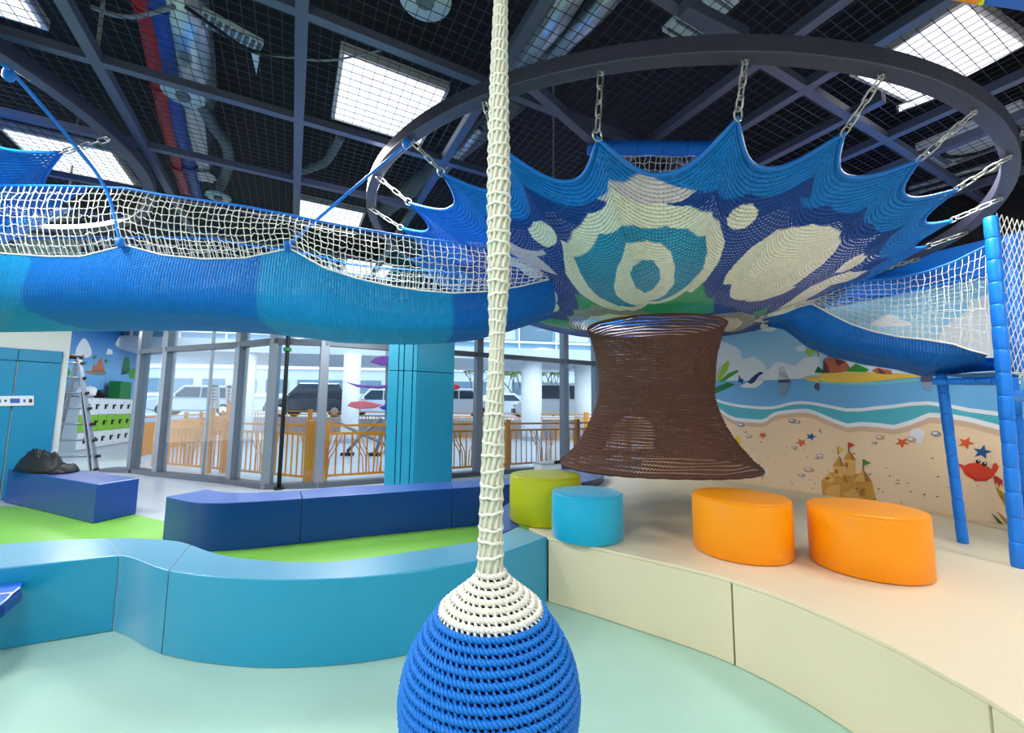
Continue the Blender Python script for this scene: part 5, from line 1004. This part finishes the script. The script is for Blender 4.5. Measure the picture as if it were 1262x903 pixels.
def car(label, px, Y, length, hgt, body, rot, kind='suv'):
    c = PY(px, 490, Y); t = thing('car', label, 'car', (c[0], c[1], RZ)); ca, sa_ = math.cos(rot), math.sin(rot)
    Tm = lambda x, y, z: np.array([c[0]+x*ca-y*sa_, c[1]+x*sa_+y*ca, RZ+z]); L_ = length/2; W_ = .88
    low = [(-L_, .35), (-L_*.98, .72), (-L_*.9, .92), (-L_*.5, .98), (L_*.55, 1.0), (L_*.97, .88), (L_, .6), (L_*.98, .3), (L_*.8, .24), (-L_*.8, .24)]
    MB().extrude([Tm(x, -W_, z) for x, z in low], Tm(0, 2*W_, 0)-Tm(0, 0, 0)).build('body', body, t, bevel=.09, seg=3)
    ft = -.52 if kind != 'van' else -.74; rt_ = .78 if kind != 'sedan' else .58
    top = [(L_*ft-.05, .95), (L_*(ft+.26), hgt), (L_*(rt_-.12), hgt), (L_*(rt_+.12), .97)]
    a_ = [Tm(x, -W_*.98, z) if z < 1.1 else Tm(x, -W_*.8, z) for x, z in top]; b_ = [Tm(x, W_*.98, z) if z < 1.1 else Tm(x, W_*.8, z) for x, z in top]
    MB().add(a_+b_, [(0, 1, 2, 3), (7, 6, 5, 4), (0, 4, 5, 1), (1, 5, 6, 2), (2, 6, 7, 3), (0, 3, 7, 4)]).build('cabin', body, t, bevel=.06)
    def win(xa, xb, nm='window'):
        for s in (-1, 1):
            f = lambda u, v: (lambda x, z: Tm(x, s*(W_*.98-(z-.95)/(hgt-.95)*W_*.18+.012), z))(u, v)
            z0, z1 = 1.02, hgt-.12; lean = lambda x, z: x+(z-z0)*(0)
            q = [f(xa[0], z0), f(xb[0], z0), f(xb[1], z1), f(xa[1], z1)]; MB().extrude(q, (Tm(0, s*.012, 0)-Tm(0, 0, 0))).build(nm, M_['car_glass'], t)
    x0a, x0b = L_*ft+.16, L_*(ft+.26)+.1; mid = L_*.12; x1a, x1b = L_*(rt_+.12)-.2, L_*(rt_-.12)-.06
    win((x0a, x0b), (mid-.04, mid-.04)); win((mid+.04, mid+.04), (x1a, x1b))
    for e, (xa, za, xb, zb) in (('windscreen', (L_*ft-.05, .99, L_*(ft+.26), hgt-.06)), ('rear_window', (L_*(rt_+.12), 1.02, L_*(rt_-.12), hgt-.1))):
        s = -1 if e == 'windscreen' else 1; off = np.array([s*.02, 0]); q = [Tm(xa+off[0]*1.5+(xb-xa)*.1, -W_*.86, za+.06), Tm(xa+off[0]*1.5+(xb-xa)*.1, W_*.86, za+.06), Tm(xb+off[0], W_*.74, zb), Tm(xb+off[0], -W_*.74, zb)]; MB().extrude(q, Tm(s*.012, 0, .008)-Tm(0, 0, 0)).build(e, M_['car_glass'], t)
    for x in (-L_*.62, L_*.62):
        for s in (-1, 1):
            wo = MB().tube([Tm(x, s*(W_-.18), .33), Tm(x, s*(W_+.015), .33)], .33, 22).build('wheel', M_['tyre'], t); MB().tube([Tm(x, s*(W_+.0), .33), Tm(x, s*(W_+.03), .33)], .2, 14).build('hub', M_['chrome'], wo)
    for s in (-1, 1):
        MB().ball(Tm(-L_*.95, s*W_*.72, .74), (.12, .16, .09), 10, 6).build('headlight', M_['head_lamp'], t, smooth=True); MB().box(Tm(L_*.985, s*W_*.74, .82), (.1, .25, .18), rz=rot).build('tail_light', M_['lamp_red'], t); MB().ball(Tm(L_*ft+.3, s*(W_+.1), 1.06), (.07, .11, .08), 8, 6).build('mirror', body, t)
    MB().box(Tm(-L_*1.0, 0, .44), (.12, 1.6, .22), rz=rot).build('bumper', M_['black_rubber'], t, bevel=.03); MB().box(Tm(-L_*.99, 0, .68), (.08, .9, .14), rz=rot).build('grille', M_['chrome'], t)
    return t
car('silver-white car at an angle, seen through the second bay from the left', 246, 24.5, 4.6, 1.7, M_['car_silver'], .35)
car('dark grey car parked behind the fence, seen right of the black pole', 388, 22.9, 4.5, 1.78, M_['car_grey'], .05)
car('white car behind the coloured boards, left of the turquoise pillar', 470, 26.5, 4.5, 1.7, M_['car_white'], .12)
car('white car just right of the turquoise pillar', 560, 22.4, 4.2, 1.55, M_['car_white'], .1, 'sedan')
car('low white car seen between the white rope and the white pillar', 614, 27, 4.5, 1.5, M_['car_white'], .05, 'sedan')
car('white van parked behind the farthest window bay', 690, 21.0, 4.6, 1.78, M_['car_white'], .08, 'van')
# building on pillars and the rows of windows above
ob = thing('overhanging_building', 'pale blue glazed upper storey carried by white pillars outside', 'building', (-6, 16, 3.2))
A, B = np.array([-19, 13.2, 0]), np.array([9, 17.6, 0]); od = (B-A)/np.linalg.norm(B-A); onn = np.array([-od[1], od[0], 0])
MB().extrude([A+(0, 0, 3.15), B+(0, 0, 3.15), B+(0, 0, 3.6), A+(0, 0, 3.6)], onn*5).build('floor_slab', M_['facade_pale'], ob)
MB().extrude([A+onn*.25+(0, 0, 3.6), B+onn*.25+(0, 0, 3.6), B+onn*.25+(0, 0, 9), A+onn*.25+(0, 0, 9)], onn*4.6).build('upper_wall', M_['facade_blue'], ob)
for i in range(19):
    a = A+od*(i*1.5+.1); MB().extrude([a+onn*.2+(0, 0, 3.95), a+od*1.28+onn*.2+(0, 0, 3.95), a+od*1.28+onn*.2+(0, 0, 5.3), a+onn*.2+(0, 0, 5.3)], onn*.07).build('window', M_['facade_dark'] if i % 4 == 1 else M_['facade_pale'], ob)
    MB().bar(a-od*.07+onn*.16+(0, 0, 3.6), a-od*.07+onn*.16+(0, 0, 6.4), .06, .08, up=onn).build('fin', M_['paint_white'], ob)
MB().bar(A+onn*.12+(0, 0, 3.85), B+onn*.12+(0, 0, 3.85), .1, .08).build('ledge', M_['paint_white'], ob)
for px, Y, r, lb in ((432, 15.2, .30, 'round white pillar outside, left of the turquoise pillar'), (655, 17.2, .42, 'white pillar outside, right of the white rope'), (721, 18.4, .45, 'white pillar outside, beside the last mullion'), (305, 15.0, .2, 'slim white pillar outside, behind the glazing corner')):
    c = PY(px, 500, Y); t = thing('pillar', lb, 'pillar', (c[0], c[1], -.02)); MB().tube([(c[0], c[1], -.02), (c[0], c[1], 3.16)], r, 24).build('shaft', M_['paint_white'], t, smooth=True); MB().tube([(c[0], c[1], -.02), (c[0], c[1], .14)], r+.05, 24).build('plinth', M_['road'], t)
fb = thing('far_building', 'long pale building with rows of windows beyond the parked cars', 'building', (-10, 40, 0))
MB().extrude([(-50, 40, 0), (40, 44, 0), (40, 44, 12), (-50, 40, 12)], (0, 6, 0)).build('wall', M_['facade_pale'], fb)
for i in range(30):
    for z in (2.6, 5.4):
        x = -48+i*3; y = 40+(x+50)*4/90; MB().extrude([(x, y-.06, z), (x+2.1, y-.06, z), (x+2.1, y-.06, z+1.3), (x, y-.06, z+1.3)], (0, .1, 0)).build('window', M_['facade_dark'], fb)
for z in (2.2, 4.9, 8.0): MB().extrude([(-50, 39.8, z), (40, 43.8, z), (40, 43.8, z+.25), (-50, 39.8, z+.25)], (0, .3, 0)).build('ledge', M_['paint_white'], fb)
# trees
def tree_out(px, Y, lb):
    c = PY(px, 500, Y); t = thing('street_tree', lb, 'tree', (c[0], c[1], RZ), 'bare street trees'); r_ = random.Random(px); mb = MB(); lf = MB()
    def br(p, d, L_, r, k):
        q = p+d*L_; mb.tube([p, p+d*L_*.5+np.array([r_.uniform(-.05, .05) for _ in range(3)])*L_, q], [r, r*.85, r*.65], 5)
        if k == 0:
            for _ in range(5):
                o_ = q+np.array([r_.uniform(-.3, .3) for _ in range(3)]); lf.ball(o_, (.1, .1, .06), 5, 3)
            return
        for _ in range(3):
            n = d+np.array([r_.uniform(-.8, .8), r_.uniform(-.8, .8), r_.uniform(-.1, .6)]); n /= np.linalg.norm(n); br(q, n, L_*.68, r*.6, k-1)
    br(np.array([c[0], c[1], RZ]), np.array([0, 0, 1.]), 1.5, .11, 4); mb.build('branches', M_['bark'], t, smooth=True); o = lf.build('leaves', M_['leaf'], t); o['kind'] = 'stuff'
tree_out(582, 31, 'thin tree outside, seen right of the turquoise pillar'); tree_out(634, 35.5, 'thin tree outside, seen just right of the white rope'); tree_out(682, 33, 'thin tree outside, behind the white van')
# play sculpture of coloured boards
sc = thing('play_sculpture', 'play sculpture of coloured leaf-shaped boards on a grey tube stand outside', 'sculpture', PY(455, 545, 11.6))
for nm, pts, m, Y in (('blue top board', [(434, 416), (440, 414.5), (455, 417), (482, 423), (482, 428), (455, 426), (440, 422)], 'board_blue', 11.0), ('purple round board', [(455, 446), (462, 440), (472, 438), (490, 439), (490, 450), (468, 450)], 'board_purple', 11.1), ('long thin purple board', [(424, 470), (440, 473.5), (465, 475), (492, 472), (492, 476), (465, 479), (440, 477)], 'board_purple', 11.2), ('pink board', [(427, 500), (432, 495), (446, 493.5), (460, 496), (470, 499), (460, 503), (440, 504)], 'board_pink', 11.0), ('blue lower board', [(466, 502), (480, 496), (492, 495), (492, 505), (472, 505)], 'board_blue', 11.3), ('red board', [(548, 475), (558, 472), (566, 474), (567, 478), (558, 481), (548, 481)], 'board_red', 11.2)):
    o = MB().extrude([PY(x, y, Y) for x, y in pts], (0, .16, 0)).build('board', M_[m], sc, bevel=.03); o['label'] = nm
p0 = PY(476, 560, 11.4); p0[2] = -.02
MB().tube([p0, PY(478, 400, 11.5)], .05, 10).build('mast', M_['ladder_alu'], sc, smooth=True)
for pts in ([(416, 520), (440, 532), (470, 545), (500, 558)], [(428, 556), (446, 536), (470, 516)], [(462, 562), (470, 535), (480, 512)]): MB().tube([PY(x, y, 11.2) for x, y in pts], .045, 8).build('strut', M_['ladder_alu'], sc, smooth=True)
MB().tube([PY(550, 478, 11.3), PY(478, 470, 11.5)], .03, 8).build('arm', M_['ladder_alu'], sc, smooth=True)
for x in (428, 462): c = PY(x, 560, 11.2); MB().box((c[0], c[1], .03), (.3, .22, .1)).build('foot', M_['black_rubber'], sc, bevel=.02)
wb_ = thing('socket_box', 'small white box by the glazing behind the lime stool', 'box', (*P(675, 585, 0)[:2], 0)); c = P(675, 592, 0); MB().box((c[0], c[1], .15), (.42, .25, .3), rz=ang).build('case', M_['paint_white'], wb_, bevel=.01); MB().box((c[0], c[1], .31), (.46, .29, .03), rz=ang).build('lid', M_['locker_side'], wb_, bevel=.008)
